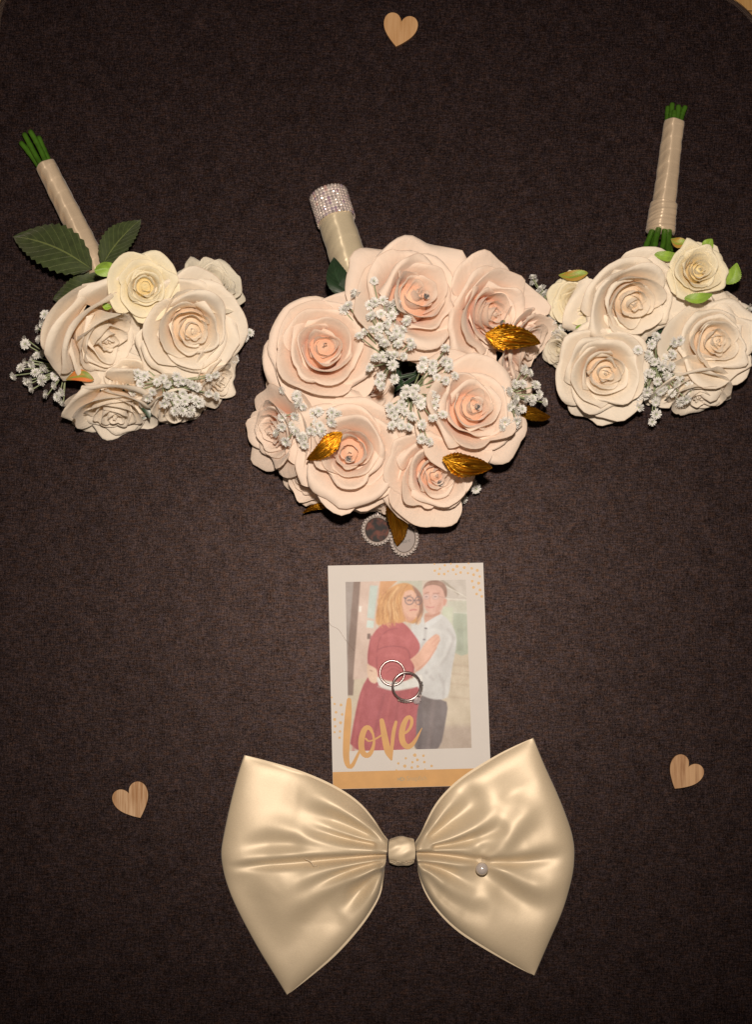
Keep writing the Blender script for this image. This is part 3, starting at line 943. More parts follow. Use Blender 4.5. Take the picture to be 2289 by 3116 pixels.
def wing(name, zf, top, outer, bottom, feats, label):
    NS, NT = 130, 170
    top, outer, bottom = (smooth_poly(Pn(zf(c), 5)[:, :2], NN, 2) for c, NN in ((top, NS), (outer, NT), (bottom, NS)))
    knot = np.stack([top[0]*(1-t)+bottom[0]*t for t in np.linspace(0, 1, NT)])
    s = np.linspace(0, 1, NS)[:, None, None]; t = np.linspace(0, 1, NT)[None, :, None]
    S = (1-t)*top[:, None]+t*bottom[:, None]+(1-s)*knot[None]+s*outer[None] \
        - ((1-s)*(1-t)*top[0]+(1-s)*t*bottom[0]+s*(1-t)*top[-1]+s*t*bottom[-1])
    XY = S.reshape(-1, 2)
    ss = np.repeat(np.linspace(0, 1, NS), NT); tt = np.tile(np.linspace(0, 1, NT), NS)
    wid = np.linalg.norm(top-bottom, axis=1); wid = np.repeat(wid, NT)
    e_out = (1-ss)*135.0
    e_top = np.minimum(tt, 1-tt)*wid
    z = 2.2+5.0*(1-np.exp(-e_out/5.0))*(1-np.exp(-e_top/5.0))+1.2*smooth01(1-ss*2.2)+3.5*smooth01(1-ss*7)
    rel = np.zeros(len(XY)); GAIN = 2.35
    for pts, amps, ws in feats:
        pl = smooth_poly(Pn(zf(pts), 6)[:, :2], 40, 3)
        d, tp_ = poly_dist(XY, pl)
        A = np.interp(tp_, np.linspace(0, 1, len(amps)), amps)
        w_ = np.interp(tp_, np.linspace(0, 1, len(ws)), ws); w_ = w_*np.interp(w_, [2, 6], [1.0, 1.3])
        rel += GAIN*A*np.exp(-(d/w_)**2/1.6)
    G = rel.reshape(NS, NT)                       # the cloth cannot kink: ease the relief, more so away from the knot
    far = smooth01((np.linspace(0, 1, NS)-.12)/.5)[:, None]
    for _ in range(9):
        p_ = np.pad(G, 1, 'edge')
        G = G*(1-far)+far*(p_[:-2, 1:-1]+p_[2:, 1:-1]+p_[1:-1, :-2]+p_[1:-1, 2:]+2*p_[1:-1, 1:-1])/6
    near = (1-far)*.5
    for _ in range(2):
        p_ = np.pad(G, 1, 'edge')
        G = G*(1-near)+near*(p_[:-2, 1:-1]+p_[2:, 1:-1]+2*p_[1:-1, 1:-1])/4
    rel = G.ravel()
    rg = np.random.default_rng(len(feats))
    for _ in range(5):                            # slow slack in the cloth
        k = rg.normal(0, .05, 2); ph = rg.uniform(0, 6.28)
        rel += .25*np.sin(XY @ k+ph)
    z += rel*(1-np.exp(-e_out/5.0))*(1-np.exp(-(e_top+1.0)/2.5))
    z = np.maximum(z, 2.0)
    V = np.c_[XY, z]
    # skirt: the loop folds under along its outer edge
    rim = V.reshape(NS, NT, 3)[-1]
    f = grid_faces(NT, NS)
    inner = rim.copy(); cen = XY.mean(0)
    d = cen-rim[:, :2]; d /= np.linalg.norm(d, axis=1)[:, None]
    prev = (NS-1)*NT
    allv = [V]; off = NS*NT
    for dd, zz in ((-.7, 1.35), (-.3, .6), (2.0, .35)):
        r_ = rim.copy(); r_[:, :2] += d*dd; r_[:, 2] = zz
        allv.append(r_)
        f += [(prev+k, prev+k+1, off+k+1, off+k) for k in range(NT-1)]
        prev = off; off += NT
    o = mk(name, np.concatenate(allv), f, M['satin'], bow)
    # under layer of the loop, its hem shows beyond the upper layer
    out_t = np.gradient(top, axis=0); out_t /= np.linalg.norm(out_t, axis=1)[:, None]
    out_b = np.gradient(bottom, axis=0); out_b /= np.linalg.norm(out_b, axis=1)[:, None]
    nt_ = np.stack([-out_t[:, 1], out_t[:, 0]], 1); nb_ = np.stack([-out_b[:, 1], out_b[:, 0]], 1)
    sg = np.sign(((top-bottom)*nt_).sum(1).mean()); sb = np.sign(((bottom-top)*nb_).sum(1).mean())
    prof = np.sin(np.linspace(0, 1, NS)*math.pi)**.6
    layers = []
    for lift, (w0, zz) in enumerate(((1.7, .9),)):
        T2 = top+nt_*sg*(w0*prof)[:, None]; B2 = bottom+nb_*sb*(w0*1.25*prof)[:, None]
        rows = []
        for k, tt_ in enumerate(np.linspace(0, 1, 13)):
            q = T2*(1-tt_)+B2*tt_
            hz = np.full(NS, zz-(0.3 if 0 < k < 12 else 0))+2.5*smooth01(1-np.linspace(0, 1, NS)*7)
            rows.append(np.c_[q, hz])
        layers.append((np.concatenate(rows), grid_faces(NS, 13)))
    mb = MB()
    for v_, f_ in layers: mb.add(v_, f_)
    mb.build('under_layer', M['satin'], bow)
    return o

L_top = [(1415, 932), (1370, 885), (1300, 780), (1180, 640), (980, 510), (700, 390), (460, 318), (270, 260)]
L_out = [(270, 260), (215, 430), (150, 690), (97, 950), (86, 1040), (95, 1130), (120, 1250), (190, 1440), (370, 1780), (500, 1990), (610, 2168)]
L_bot = [(1390, 1138), (1372, 1230), (1350, 1350), (1300, 1450), (1200, 1600), (1000, 1830), (800, 2005), (610, 2168)]
LF = [
    ([(1400, 930), (1200, 775), (1000, 670), (850, 605), (690, 600)], [2, 3, 2.6, .3], [2.5, 4, 7]),
    ([(1250, 880), (1050, 790), (850, 710), (700, 690)], [-1, -2, -.5], [3, 6, 9]),
    ([(1410, 985), (1200, 930), (950, 855), (760, 800), (640, 800)], [2, 2.4, 1.6, .2], [2.5, 4, 6]),
    ([(1300, 965), (1050, 915), (850, 855), (720, 825)], [-2.5, -3, -1.8, -.2], [1.6, 2.5, 4]),
    ([(1405, 1005), (1100, 985), (850, 940), (650, 870), (450, 850), (250, 910)], [2, 2.4, 2, 1.5, .4], [2, 4, 8]),
    ([(650, 960), (420, 970), (250, 1020)], [-1.2, -1.5, -.4], [5, 7, 6]),
    ([(1400, 1030), (1000, 1035), (700, 1035), (400, 1055), (180, 1120)], [1.5, 2.5, 2.4, 1.0], [2, 4, 5]),
    ([(1390, 1048), (1000, 1082), (600, 1115), (150, 1145)], [-2.5, -3.0, -2.6, -1.0], [1.2, 2.2, 2.4, 2]),
    ([(1400, 1075), (1050, 1130), (800, 1210), (620, 1310), (520, 1400)], [2, 2.4, 1.8, .5], [2, 4, 6]),
    ([(1380, 1092), (1150, 1155), (950, 1235), (780, 1330)], [-2, -2.2, -.8], [1.2, 2.4, 5]),
    ([(1395, 1105), (1150, 1200), (900, 1310), (720, 1420), (600, 1530), (610, 1640), (680, 1750)], [2, 2.8, 2.2, 1.2, .2], [2.5, 5, 8]),
    ([(1200, 1280), (950, 1440), (720, 1640)], [-1, -1.9, -1.2], [4, 8, 12]),
    ([(1385, 1120), (1180, 1240), (1050, 1370), (970, 1500), (970, 1600)], [2, 2.8, 1.8, .2], [2.5, 4, 7]),
    ([(1340, 1170), (1180, 1340), (1060, 1530)], [-1, -2.0, -1.2], [2.5, 5, 8]),
    ([(1370, 1140), (1325, 1300), (1250, 1420), (1130, 1560)], [1.5, 2, 1.2], [2.5, 4, 6]),
    ([(700, 1160), (520, 1200), (420, 1300), (400, 1420)], [.2, 1.0, 1.0, .2], [6, 8]),
    ([(300, 350), (550, 470), (900, 590)], [-.9, -1.0, -.4], [11, 12]),
    ([(250, 1350), (420, 1650), (600, 1900)], [-1.0, -1.1, -.4], [9, 10]),
]
R_top = [(268, 942), (320, 870), (370, 770), (430, 660), (510, 560), (640, 440), (860, 300), (1000, 220), (1198, 122)]
R_out = [(1198, 122), (1280, 330), (1400, 590), (1490, 830), (1518, 960), (1520, 1060), (1512, 1160), (1490, 1270), (1430, 1480), (1330, 1700), (1207, 1988)]
R_bot = [(285, 1108), (305, 1200), (355, 1330), (450, 1470), (600, 1620), (800, 1750), (1050, 1900), (1207, 1988)]
RF = [
    ([(300, 930), (420, 790), (560, 640), (720, 540)], [2, 2.8, 2, .4], [2.5, 4, 6]),
    ([(400, 885), (560, 740), (680, 620)], [-1.2, -2.2, -2.6], [2.5, 5, 8]),
    ([(280, 965), (500, 920), (700, 850), (850, 740), (920, 640)], [2, 3, 2.8, 1], [2.5, 5, 6]),
    ([(420, 968), (620, 938), (780, 880), (930, 830)], [-2.4, -2.8, -1.4], [1.5, 2.6, 4]),
    ([(290, 990), (500, 985), (700, 1000), (800, 1050)], [2, 2.2, 1], [2, 3.4, 4]),
    ([(800, 910), (950, 855), (1040, 770), (1110, 690)], [1, 2.2, 1.6], [4, 5, 7]),
    ([(930, 400), (1060, 620), (1120, 720)], [-.5, -1.5, -.4], [11, 12]),
    ([(290, 1020), (500, 1037), (660, 1062), (790, 1085)], [-2, -2.2, -2], [1.3, 1.8]),
    ([(800, 1085), (1000, 1098), (1200, 1080), (1430, 1030)], [-3, -3, -2, -.4], [2, 2.6, 4]),
    ([(850, 1055), (950, 960), (1050, 870), (1120, 780)], [2, 2.2, .8], [4, 5]),
    ([(1000, 1040), (1150, 990), (1300, 960)], [1.4, 1.8, .4], [5, 7]),
    ([(830, 1095), (920, 1135), (1050, 1220), (1250, 1310), (1420, 1270)], [2, 2.6, 2.4, .8], [3.5, 5, 7]),
    ([(800, 1200), (950, 1290), (1150, 1400), (1300, 1420)], [-1.5, -2.2, -1.8, -.6], [6, 9]),
    ([(290, 1075), (450, 1085), (640, 1115), (760, 1100)], [2, 2, 1], [2, 3]),
    ([(300, 1092), (480, 1150), (640, 1230), (740, 1290)], [-2.4, -2.6, -1.2], [1.5, 3, 4.5]),
    ([(290, 1095), (420, 1200), (560, 1330), (680, 1400)], [2, 2.8, 1.4], [2.5, 4, 5]),
    ([(380, 1130), (560, 1200), (700, 1270), (820, 1340)], [1.2, 1.8, .8], [3, 5, 7]),
    ([(520, 1340), (700, 1450), (860, 1520)], [-.8, -1.7, -.3], [5, 8]),
    ([(310, 1170), (390, 1340), (520, 1480), (680, 1570), (800, 1590)], [1.2, 1.8, 1.2, .2], [3, 4, 8]),
    ([(798, 1080), (802, 1092)], [-2.6], [5]),
    ([(1250, 500), (1380, 900)], [.8, .8], [10]),
]
wing('bow_wing', zl, L_top, L_out, L_bot, LF, None)
wing('bow_wing', zrt, R_top, R_out, R_bot, RF, None)
# knot: a gathered satin band wrapped round the middle
kc = P(1223, 2590, 8)
NU, NV = 48, 40
vs = []
for j in range(NV):
    y = (j/(NV-1)*2-1)
    for i in range(NU):
        th = 2*math.pi*i/NU
        wx = 10.0*(1+.05*math.cos(2*th))
        x = wx*y
        ry, rz = 11.3*(1-.20*y*y), 7.6*(1-.16*y*y)
        wr = .35*math.sin(5*y+2*math.sin(3*th))+.25*math.sin(9*th+3*y)
        crease = -1.0*math.exp(-((math.degrees(th)-52)/9)**2)*(1+.4*math.sin(7*y))
        r_ = 1+(wr+crease)/12
        # th = 0 faces up; positive towards the lower edge in the picture
        vs.append((kc.x+x, kc.y-ry*r_*math.sin(th), 7.8+rz*r_*math.cos(th)))
mk('bow_knot', vs, grid_faces(NU, NV, True), M['satin'], bow)
mb = MB()
rs = random.Random(2)
for k in range(11):                               # hand stitches along the knot's seam
    x = kc.x-8.5+1.7*k+rs.uniform(-.4, .4)
    y = kc.y-7.9-rs.uniform(-.6, .7)
    mb.tube(bez((x-1.1, y+.4, 12.8), (x, y+.9, 13.9), (x+1.1, y-.3, 12.6), 5), .24, 5)
mb.build('knot_stitching', M['thread'], bow)
mb = MB()
for (a, b_), (c_, d_) in (((748, 1078), (775, 1092)), ((768, 1085), (800, 1102)), ((795, 1100), (812, 1118)), ((808, 1112), (822, 1140)), ((822, 1142), (852, 1132)), ((890, 1172), (925, 1160)), ((905, 1182), (938, 1170)), ((895, 1180), (900, 1165))):
    p0 = P(*zl([(a, b_)])[0], 9.5); p1 = P(*zl([(c_, d_)])[0], 9.5)
    mb.tube(bez(p0, (p0+p1)/2+Vector((0, 0, 1.6)), p1, 5), .3, 5)
mb.build('loose_stitch', M['thread'], bow)
def sphere(name, r, mat, nu=20, nv=12):
    vs, fs = [], []
    for j in range(nv+1):
        ph = math.pi*j/nv
        for i in range(nu):
            th = 2*math.pi*i/nu
            vs.append((r*math.sin(ph)*math.cos(th), r*math.sin(ph)*math.sin(th), r*math.cos(ph)))
    return mesh_data(name, vs, grid_faces(nu, nv+1, True), mat)
pearl_big = sphere('pearl', 4.9, M['pearl'], 32, 20)
pp = P(*zrt([(793, 1145)])[0], 13.5)
inst('pearl', pearl_big, pp, bow)
mb = MB()
pt = P(*zrt([(800, 1092)])[0], 13)
mb.tube(bez(pp+Vector((0, 4.0, 2)), pt+Vector((0, 1, 3)), pt+Vector((0, 2.4, -4)), 6), .35, 6)
mb.tube(bez(pp+Vector((.8, 3.8, 2)), pt+Vector((1.2, 1, 2)), pt+Vector((1.4, 2.4, -4)), 6), .3, 6)
mb.build('pearl_thread', M['thread'], bow)

# ------------------------------------------------------------------ flowers
def petal_geo(rng, r_base, L, half, a0, a1, roll, rs_, tip, z0=0.0, swirl=.08, nu=19, nv=18, ruff=1.0):
    """one cloth petal round the z axis (unit rose), facing +x"""
    us = np.linspace(-1, 1, nu); vs_ = 1-(1-np.linspace(0, 1, nv))**1.5
    p1, p2, p3, p4, p5, p6 = (rng.uniform(0, 6.28) for _ in range(6))
    asym = rng.uniform(-.3, .3)
    crease = rng.uniform(-.5, .5); cr_a = rng.uniform(.0, .035)*ruff
    lob = rng.uniform(.18, .34)
    V = np.zeros((nv, nu, 3)); UV = np.zeros((nv, nu, 2))
    for i, u in enumerate(us):
        Lu = L*(1-lob*abs(u-asym*.4)**2.6)+tip*math.exp(-abs((u-asym)/.20)**1.5)*L
        Lu *= 1+.012*math.sin(7*u+p1)+rng.uniform(-.006, .006)
        rl_ = roll*(1+.45*math.sin(2.3*u+p1)+.2*math.sin(5*u+p5))*(1-.55*math.exp(-((u-asym)/.18)**2)*(tip > .03))
        rsu = rs_-.05*(1+math.sin(3*u+p6))
        r_, z_ = r_base, z0
        n_sub = 4
        prev = 0
        for j, v in enumerate(vs_):
            if j:
                for s in range(n_sub):
                    vv_ = prev+(v-prev)*(s+.5)/n_sub
                    al = a0+(a1-a0)*min(vv_/rsu, 1.0)
                    if vv_ > rsu:
                        al -= rl_*((vv_-rsu)/(1-rsu))**.8
                    dl = Lu*(v-prev)/n_sub
                    r_ += dl*math.cos(al); z_ += dl*math.sin(al)
                prev = v
            sh = .42+.58*math.sin(min(v/.62, 1)*math.pi/2)
            if v > .62: sh *= 1-.20*((v-.62)/.38)**2
            th = u*half*sh
            e = max(0.0, (abs(u)-.66)/.34)
            wob = (.026*math.sin(2.6*u*math.pi/2+p2)*v+.022*math.sin(5.1*u+p3+3*v)*v*v+.012*math.sin(9*u+p4-4*v)*v**3+.008*math.sin(7*v+4*u+p5))*ruff
            wob -= cr_a*v*v*math.exp(-((u-crease-.15*v)/.09)**2)
            rr_ = max(r_*(1+swirl*u)+wob+.10*e*e*v*(roll > .6)*L, .004)
            zz = z_+wob*.8-.06*e*e*v*(roll > .6)*L
            V[j, i] = (rr_*math.cos(th), rr_*math.sin(th), zz)
            UV[j, i] = ((u+1)/2, v)
    return V.reshape(-1, 3), UV.reshape(-1, 2), grid_faces(nu, nv)

LAYERS = [  # count, foot radius, length, half angle, a0, a1, roll, roll start, tip, z0
    (2, .05, .50, 125, 92, 104, 5, .88, .00, .12),
    (3, .085, .56, 116, 92, 98, 6, .95, .00, .10),
    (3, .15, .60, 106, 89, 91, 14, .95, .01, .08),
    (3, .225, .64, 98, 85, 82, 30, .94, .03, .05),
    (3, .30, .67, 94, 79, 73, 50, .94, .04, .04),
    (3, .355, .72, 90, 70, 62, 80, .93, .06, .02),
    (3, .36, .83, 84, 50, 46, 95, .92, .09, .00),
    (3, .32, .93, 78, 24, 30, 85, .91, .12, -.02),
    (2, .26, .98, 66, 2, 14, 60, .90, .10, -.06),
]
def rose(parent, body, core, Rpx, z, matname, seed, skip=0, name='rose', lay=None, flat=1.0, drop=()):
    """body/core: picture places of the flower's middle and of its heart; z: height of the middle"""
    rng = random.Random(seed)
    Rm = Rpx*PX*.95
    c = P(*body, z)
    d = np.array([core[0]-body[0], -(core[1]-body[1])], float)/(Rpx*.62)
    ln = np.linalg.norm(d)
    if ln > .93: d *= .93/ln
    ax = Vector((d[0], d[1], math.sqrt(max(1-d @ d, .05)))).normalized()
    q = Vector((0, 0, 1)).rotation_difference(ax)
    q = q @ Matrix.Rotation(rng.uniform(0, 6.28), 3, 'Z').to_quaternion()
    rot = np.array(q.to_matrix())
    org = np.array(tuple(c))-np.array(tuple(ax))*Rm*.34
    # receptacle: a small cup that closes the foot of the flower, with the wound heart
    prof = [(.02, -.16), (.22, -.12), (.36, -.02), (.37, .10), (.33, .22), (.22, .38), (.09, .54), (.02, .585)]
    vs = []
    for r_, z_ in prof:
        for k in range(12):
            t = 2*math.pi*k/12
            vs.append((r_*math.cos(t), r_*math.sin(t), z_))
    vs = (np.array(vs)*Rm) @ rot.T+org
    ro = mk(name, vs, grid_faces(12, len(prof), True)+[tuple(range(84, 96))], M[matname], parent, tuple(org), uv=np.tile([.5, .2], (len(vs), 1)))
    ph = rng.uniform(0, 6.28)
    opn, lift, tall = rng.uniform(.84, 1.12), rng.uniform(-5, 7), rng.uniform(.94, 1.1)
    for li, (cnt, rb, L, half, a0, a1, roll, rs_, tip, z0) in enumerate(lay or LAYERS):
        if li < skip: continue
        ph += rng.uniform(.4, .9)
        for k in range(cnt):
            if (li, k) in drop: continue
            j = lambda s: 1+rng.uniform(-s, s)
            wild = 1.1 if li > 4 else .5
            V, UV, F = petal_geo(rng, rb*j(.08)*opn, L*j(.05+.07*wild)*(tall if li < 6 else 1), R(half)*j(.14), R(a0+lift*(li > 4)+rng.uniform(-7, 7)*wild), R(a1+rng.uniform(-9, 9)*wild),
                                 R(roll)*rng.choice((.2, .5, .8, 1.1, 1.6)), rs_-rng.uniform(0, .06)*wild, tip*rng.uniform(0, 2.2), z0+rng.uniform(-.015, .015), .07 if li < 5 else .05, ruff=(.5+.06*li if li < 5 else .75+.12*li))
            V[:, 2] *= flat
            a = ph+2*math.pi*k/cnt+rng.uniform(-.25, .25)
            ca_, sa_ = math.cos(a), math.sin(a)
            V = V @ np.array([[ca_, sa_, 0], [-sa_, ca_, 0], [0, 0, 1]])
            V = (V*Rm) @ rot.T+org
            V[:, 2] = np.where(V[:, 2] < 1.2, 1.2+(V[:, 2]-1.2)*.04, V[:, 2])    # cloth bends where it meets the mat
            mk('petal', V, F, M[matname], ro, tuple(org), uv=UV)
    return ro, Vector(tuple(org)), ax, Rm

def leaf(parent, base, tip, wpx, zb, zt, mat, name='rose_leaf', bow_=.12, serr=.06, fold=.25, arch=.1, seed=0):
    rng = random.Random(seed+int(base[0]))
    p0, p1 = P(*base, zb), P(*tip, zt)
    ax = p1-p0
    L = ax.length
    ax.normalize()
    side = ax.cross(Vector((0, 0, 1))).normalized()
    up = side.cross(ax).normalized()
    nv, nu = 26, 13
    vs, uv = [], []
    w = wpx*PX/2
    for j in range(nv):
        v = j/(nv-1)
        prof = math.sin(math.pi*min(v**.82, 1))**.8*(1-.15*v)
        for i in range(nu):
            u = i/(nu-1)*2-1
            s = 1+(serr*((j % 2)*2-1) if abs(u) > .9 else 0)
            off = side*(u*w*prof*s+bow_*L*math.sin(math.pi*v))
            zz = fold*w*abs(u)*prof+arch*L*math.sin(math.pi*v)+.04*w*math.sin(9*v+4*u)
            vs.append(tuple(p0+ax*(L*v)+off+up*zz))
            uv.append((u, v))
    vs = np.array(vs)
    vs[:, 2] = np.maximum(vs[:, 2], .8)
    return mk(name, vs, grid_faces(nu, nv), mat, parent, tuple(p0), uv=uv)

def gold_leaf(parent, base, tip, wpx, zb, zt, seed):
    rng = random.Random(seed)
    p0, p1 = P(*base, zb), P(*tip, zt)
    ax = (p1-p0); L = ax.length; ax.normalize()
    side = ax.cross(Vector((0, 0, 1))).normalized(); up = side.cross(ax).normalized()
    nv, nu = 44, 37
    vs, uv = [], []
    w = wpx*PX/2
    ph = rng.uniform(0, 6)
    waves = [(rng.uniform(.03, .075), rng.uniform(7, 22), rng.uniform(.9, 2.2), rng.uniform(.5, 1.5), rng.uniform(0, 6)) for _ in range(6)]
    for j in range(nv):
        v = j/(nv-1)
        prof = (smooth01(.12+.88*v/.42)**.7)*(1-v**2.6)**.85
        for i in range(nu):
            u = i/(nu-1)*2-1
            s = 1+(.05*((j % 3)-1) if abs(u) > .88 else 0)
            rid = w*sum(a_*math.sin(f_*(abs(u)*c_-v*d_)+q_+(1.3 if u > 0 else 0)) for a_, f_, c_, d_, q_ in waves)
            zz = -.30*w*u*u*prof+rid*prof+.10*L*math.sin(math.pi*v)-.5*w*(1-math.exp(-(u/.12)**2))*0
            vs.append(tuple(p0+ax*(L*v-.10*L*abs(u)*prof*(1-v))+side*(u*w*prof*s+.04*L*math.sin(5*v+ph))+up*zz))
            uv.append(((u+1)/2, v))
    vs = np.array(vs)
    vs[:, 2] = np.maximum(vs[:, 2], .8)
    return mk('gold_leaf', vs, grid_faces(nu, nv), M['gold_leaf'], parent, tuple(p0), uv=uv)

# floret of gypsophila: two whorls of narrow toothed petals round a green eye (7 mm across)
def floret_mesh(seed):
    rng = random.Random(seed)
    vs, fs, mi = [], [], []
    for ring, (cnt, r0, r1, zt, tilt) in enumerate(((14, .7, 4.2, .3, .0), (13, .6, 3.5, 1.6, .5), (9, .5, 2.4, 2.4, .9))):
        for k in range(cnt):
            a = 2*math.pi*(k+.5*ring)/cnt+rng.uniform(-.14, .14)
            rr_ = r1*rng.uniform(.88, 1.08); w = .52
            ca_, sa_ = math.cos(a), math.sin(a)
            zt_ = zt+rng.uniform(-.35, .35)
            loc = [(r0, -.25, .2), (r0, .25, .2), (rr_*.6, w, zt_*.75+.15), (rr_*.6, -w, zt_*.75+.15), (rr_, .34, zt_), (rr_, -.34, zt_), (rr_*.93, 0, zt_+.1)]
            n0 = len(vs)
            vs += [(x*ca_-y*sa_, x*sa_+y*ca_, z) for x, y, z in loc]
            fs += [(n0, n0+1, n0+2, n0+3), (n0+3, n0+2, n0+4, n0+6), (n0+3, n0+6, n0+5)]
            mi += [0, 0, 0]
    n0 = len(vs)
    vs += [(.75*math.cos(t), .75*math.sin(t), 1.5) for t in np.linspace(0, 6.283, 7)[:-1]]+[(0, 0, 2.1)]
    fs += [(n0+k, n0+(k+1) % 6, n0+6) for k in range(6)]; mi += [1]*6
    n0 = len(vs)                                  # calyx below
    vs += [(1.2*math.cos(t), 1.2*math.sin(t), .35) for t in np.linspace(0, 6.283, 7)[:-1]]+[(0, 0, -1.8)]
    fs += [(n0+(k+1) % 6, n0+k, n0+6) for k in range(6)]; mi += [1]*6
    return mesh_data('floret', vs, fs, [M['floret'], M['floret_eye']], False, mi)
FLORETS = [floret_mesh(s) for s in (1, 2, 3)]

def sprig(parent, root, pts, zfun, seed, nfun=None, size=1.0, dense=.8):
    """branching sprig: root point, then one floret at each place"""
    rng = random.Random(seed)
    mb = MB()
    root = Vector(root)
    heads = []
    extra = []
    for (a, b_) in pts:
        if rng.random() < dense:
            extra.append((a+rng.uniform(-24, 24), b_+rng.uniform(-24, 24)))
    for (a, b_) in pts:
        z = zfun(a, b_)+rng.uniform(-3, 3)
        heads.append(P(a, b_, z))
    for (a, b_) in extra:
        heads.append(P(a, b_, zfun(a, b_)-rng.uniform(3, 8)))
    cen = sum(heads, Vector())/len(heads)
    hub = root.lerp(cen, .45); hub.z = min(root.z, cen.z)*.6+max(root.z, cen.z)*.3
    mb.tube(bez(root, root.lerp(hub, .5), hub, 5), [.9, .85, .8, .8, .75], 6)
    axes = []
    for h in heads:
        n_ = nfun(h) if nfun else Vector((0, 0, 1))
        ax = (n_+Vector((rng.uniform(-.75, .75), rng.uniform(-.75, .75), rng.uniform(0, .3)))).normalized()
        axes.append(ax)
        mid = hub.lerp(h, .55)-Vector((0, 0, 3))
        mb.tube(bez(hub.lerp(h, rng.uniform(0, .25)), mid, h-ax*1.2, 6), [.65, .6, .55, .5, .5, .6], 5, cap=False)
    o = mb.build('gypsophila_sprig', M['sprig'], parent, tuple(root))
    for h, ax in zip(heads, axes):
        inst('floret', FLORETS[rng.randrange(3)], h, o, ax, rng.uniform(0, 6.28), 1.0*size*rng.uniform(.86, 1.14))
    return o

def handle(parent, p0, p1, r0, r1, mat, turns, name='ribbon_wrap', n=160, amp=.24, slant=.9, flat=1.0, ext=None):
    """ribbon wound round the stems from p0 (free end) to p1; its overlaps stand proud"""
    p0, p1 = Vector(p0), Vector(p1)
    ax = (p1-p0); L = ax.length; ax.normalize()
    side = ax.cross(Vector((0, 0, 1))).normalized(); up = side.cross(ax).normalized()
    nu = 48
    vs, uv = [], []
    for j in range(n):
        v = j/(n-1)
        for i in range(nu):
            th = 2*math.pi*i/nu
            r_ = r0+(r1-r0)*v
            s = (v*turns+slant*math.sin(th)*.35+th/6.283)
            fr = s % 1.0
            saw = fr**1.5*(1 if fr < .93 else (1-fr)/.07)
            wob = .25*math.sin(3*th+v*7)+.18*math.sin(v*31+2*th)+.12*math.sin(5*th+v*53)
            facet = .35*math.cos(5*th+.4*math.sin(v*9))
            rr_ = r_+amp*saw+wob*.7+facet
            vs.append(tuple(p0+ax*(L*v)+(side*math.cos(th)+up*math.sin(th)*flat)*rr_))
            uv.append((i/nu, v))
    f = grid_faces(nu, n, True)
    f.append(tuple(range(nu-1, -1, -1)))
    f.append(tuple((n-1)*nu+k for k in range(nu)))
    return mk(name, vs, f, mat, parent, tuple(p0), uv=uv), side, up, ax, L

def stem(parent, a, b_, r=2.5, seed=0, mid=None):
    rng = random.Random(seed)
    a, b_ = Vector(a), Vector(b_)
    pts, rad = [], []
    c = mid or (a+b_)/2+Vector((rng.uniform(-2, 2), rng.uniform(-2, 2), rng.uniform(-1, 1)))
    nodes = [rng.uniform(.25, .4), rng.uniform(.65, .85)]
    for t, p in zip(np.linspace(0, 1, 24), bez(a, c, b_, 24)):
        pts.append(p)
        rad.append(r*(1+.16*max(math.exp(-((t-q)/.025)**2) for q in nodes)))
    mb = MB()
    mb.tube(pts, rad, 10)
    return mb.build('stem', M['stem'], parent, tuple(a))

def dome(cpx, Rpx, z0, H):
    c = P(*cpx, z0+H*.5)
    def zf(a, b_):
        d = math.hypot((a-cpx[0]), (b_-cpx[1]))/Rpx
        return z0+H*math.sqrt(max(0, 1-min(d, 1)**2))
    def nf(p):
        v = Vector((p.x-c.x, p.y-c.y, 0))/(Rpx*PX)
        l = min(v.length, .92)
        if v.length > 0: v = v.normalized()*l
        v.z = math.sqrt(1-l*l)+.25
        return v.normalized()
    return zf, nf

def filler(parent, cpx, Rpx, H):
    """bundle of dark stems and backing leaves that fills the middle of the head"""
    rng = random.Random(int(cpx[0]))
    mb = MB()
    c = P(*cpx, H*.5)
    for k in range(26):
        a = rng.uniform(0, 6.28); r_ = Rpx*PX*rng.uniform(.35, .95)
        e = Vector((c.x+r_*math.cos(a), c.y+r_*math.sin(a), rng.uniform(5, H)))
        s = Vector((c.x+rng.uniform(-14, 14), c.y+rng.uniform(-14, 14), rng.uniform(6, 18)))
        mb.tube(bez(s, s.lerp(e, .5)+Vector((0, 0, 8)), e, 6), 1.6, 6, cap=False)
    for k in range(30):
        a = rng.uniform(0, 6.28); r_ = Rpx*PX*rng.uniform(.1, .8)
        p = Vector((c.x+r_*math.cos(a), c.y+r_*math.sin(a), rng.uniform(6, H*.8)))
        t = Vector((math.cos(a+rng.uniform(-1, 1)), math.sin(a+rng.uniform(-1, 1)), rng.uniform(-.2, .5))).normalized()
        s = t.cross(Vector((0, 0, 1))).normalized()
        Lf = rng.uniform(14, 26)
        mb.add([tuple(p), tuple(p+t*Lf*.35+s*Lf*.25), tuple(p+t*Lf), tuple(p+t*Lf*.35-s*Lf*.25), tuple(p+t*Lf*.5+Vector((0, 0, 2)))], [(0, 1, 4), (1, 2, 4), (2, 3, 4), (3, 0, 4)])
    return mb.build('inner_greenery', M['leaf_deep'], parent, tuple(P(*cpx, 4)))

def jewel(ro, px, z, axis, r=3.0):
    o = inst('jewel_pin', gem_mesh('jewel_pin', r, M['crystal']), P(*px, z), ro, axis)
    return o

GB = 'rose bouquets lying on the mat'
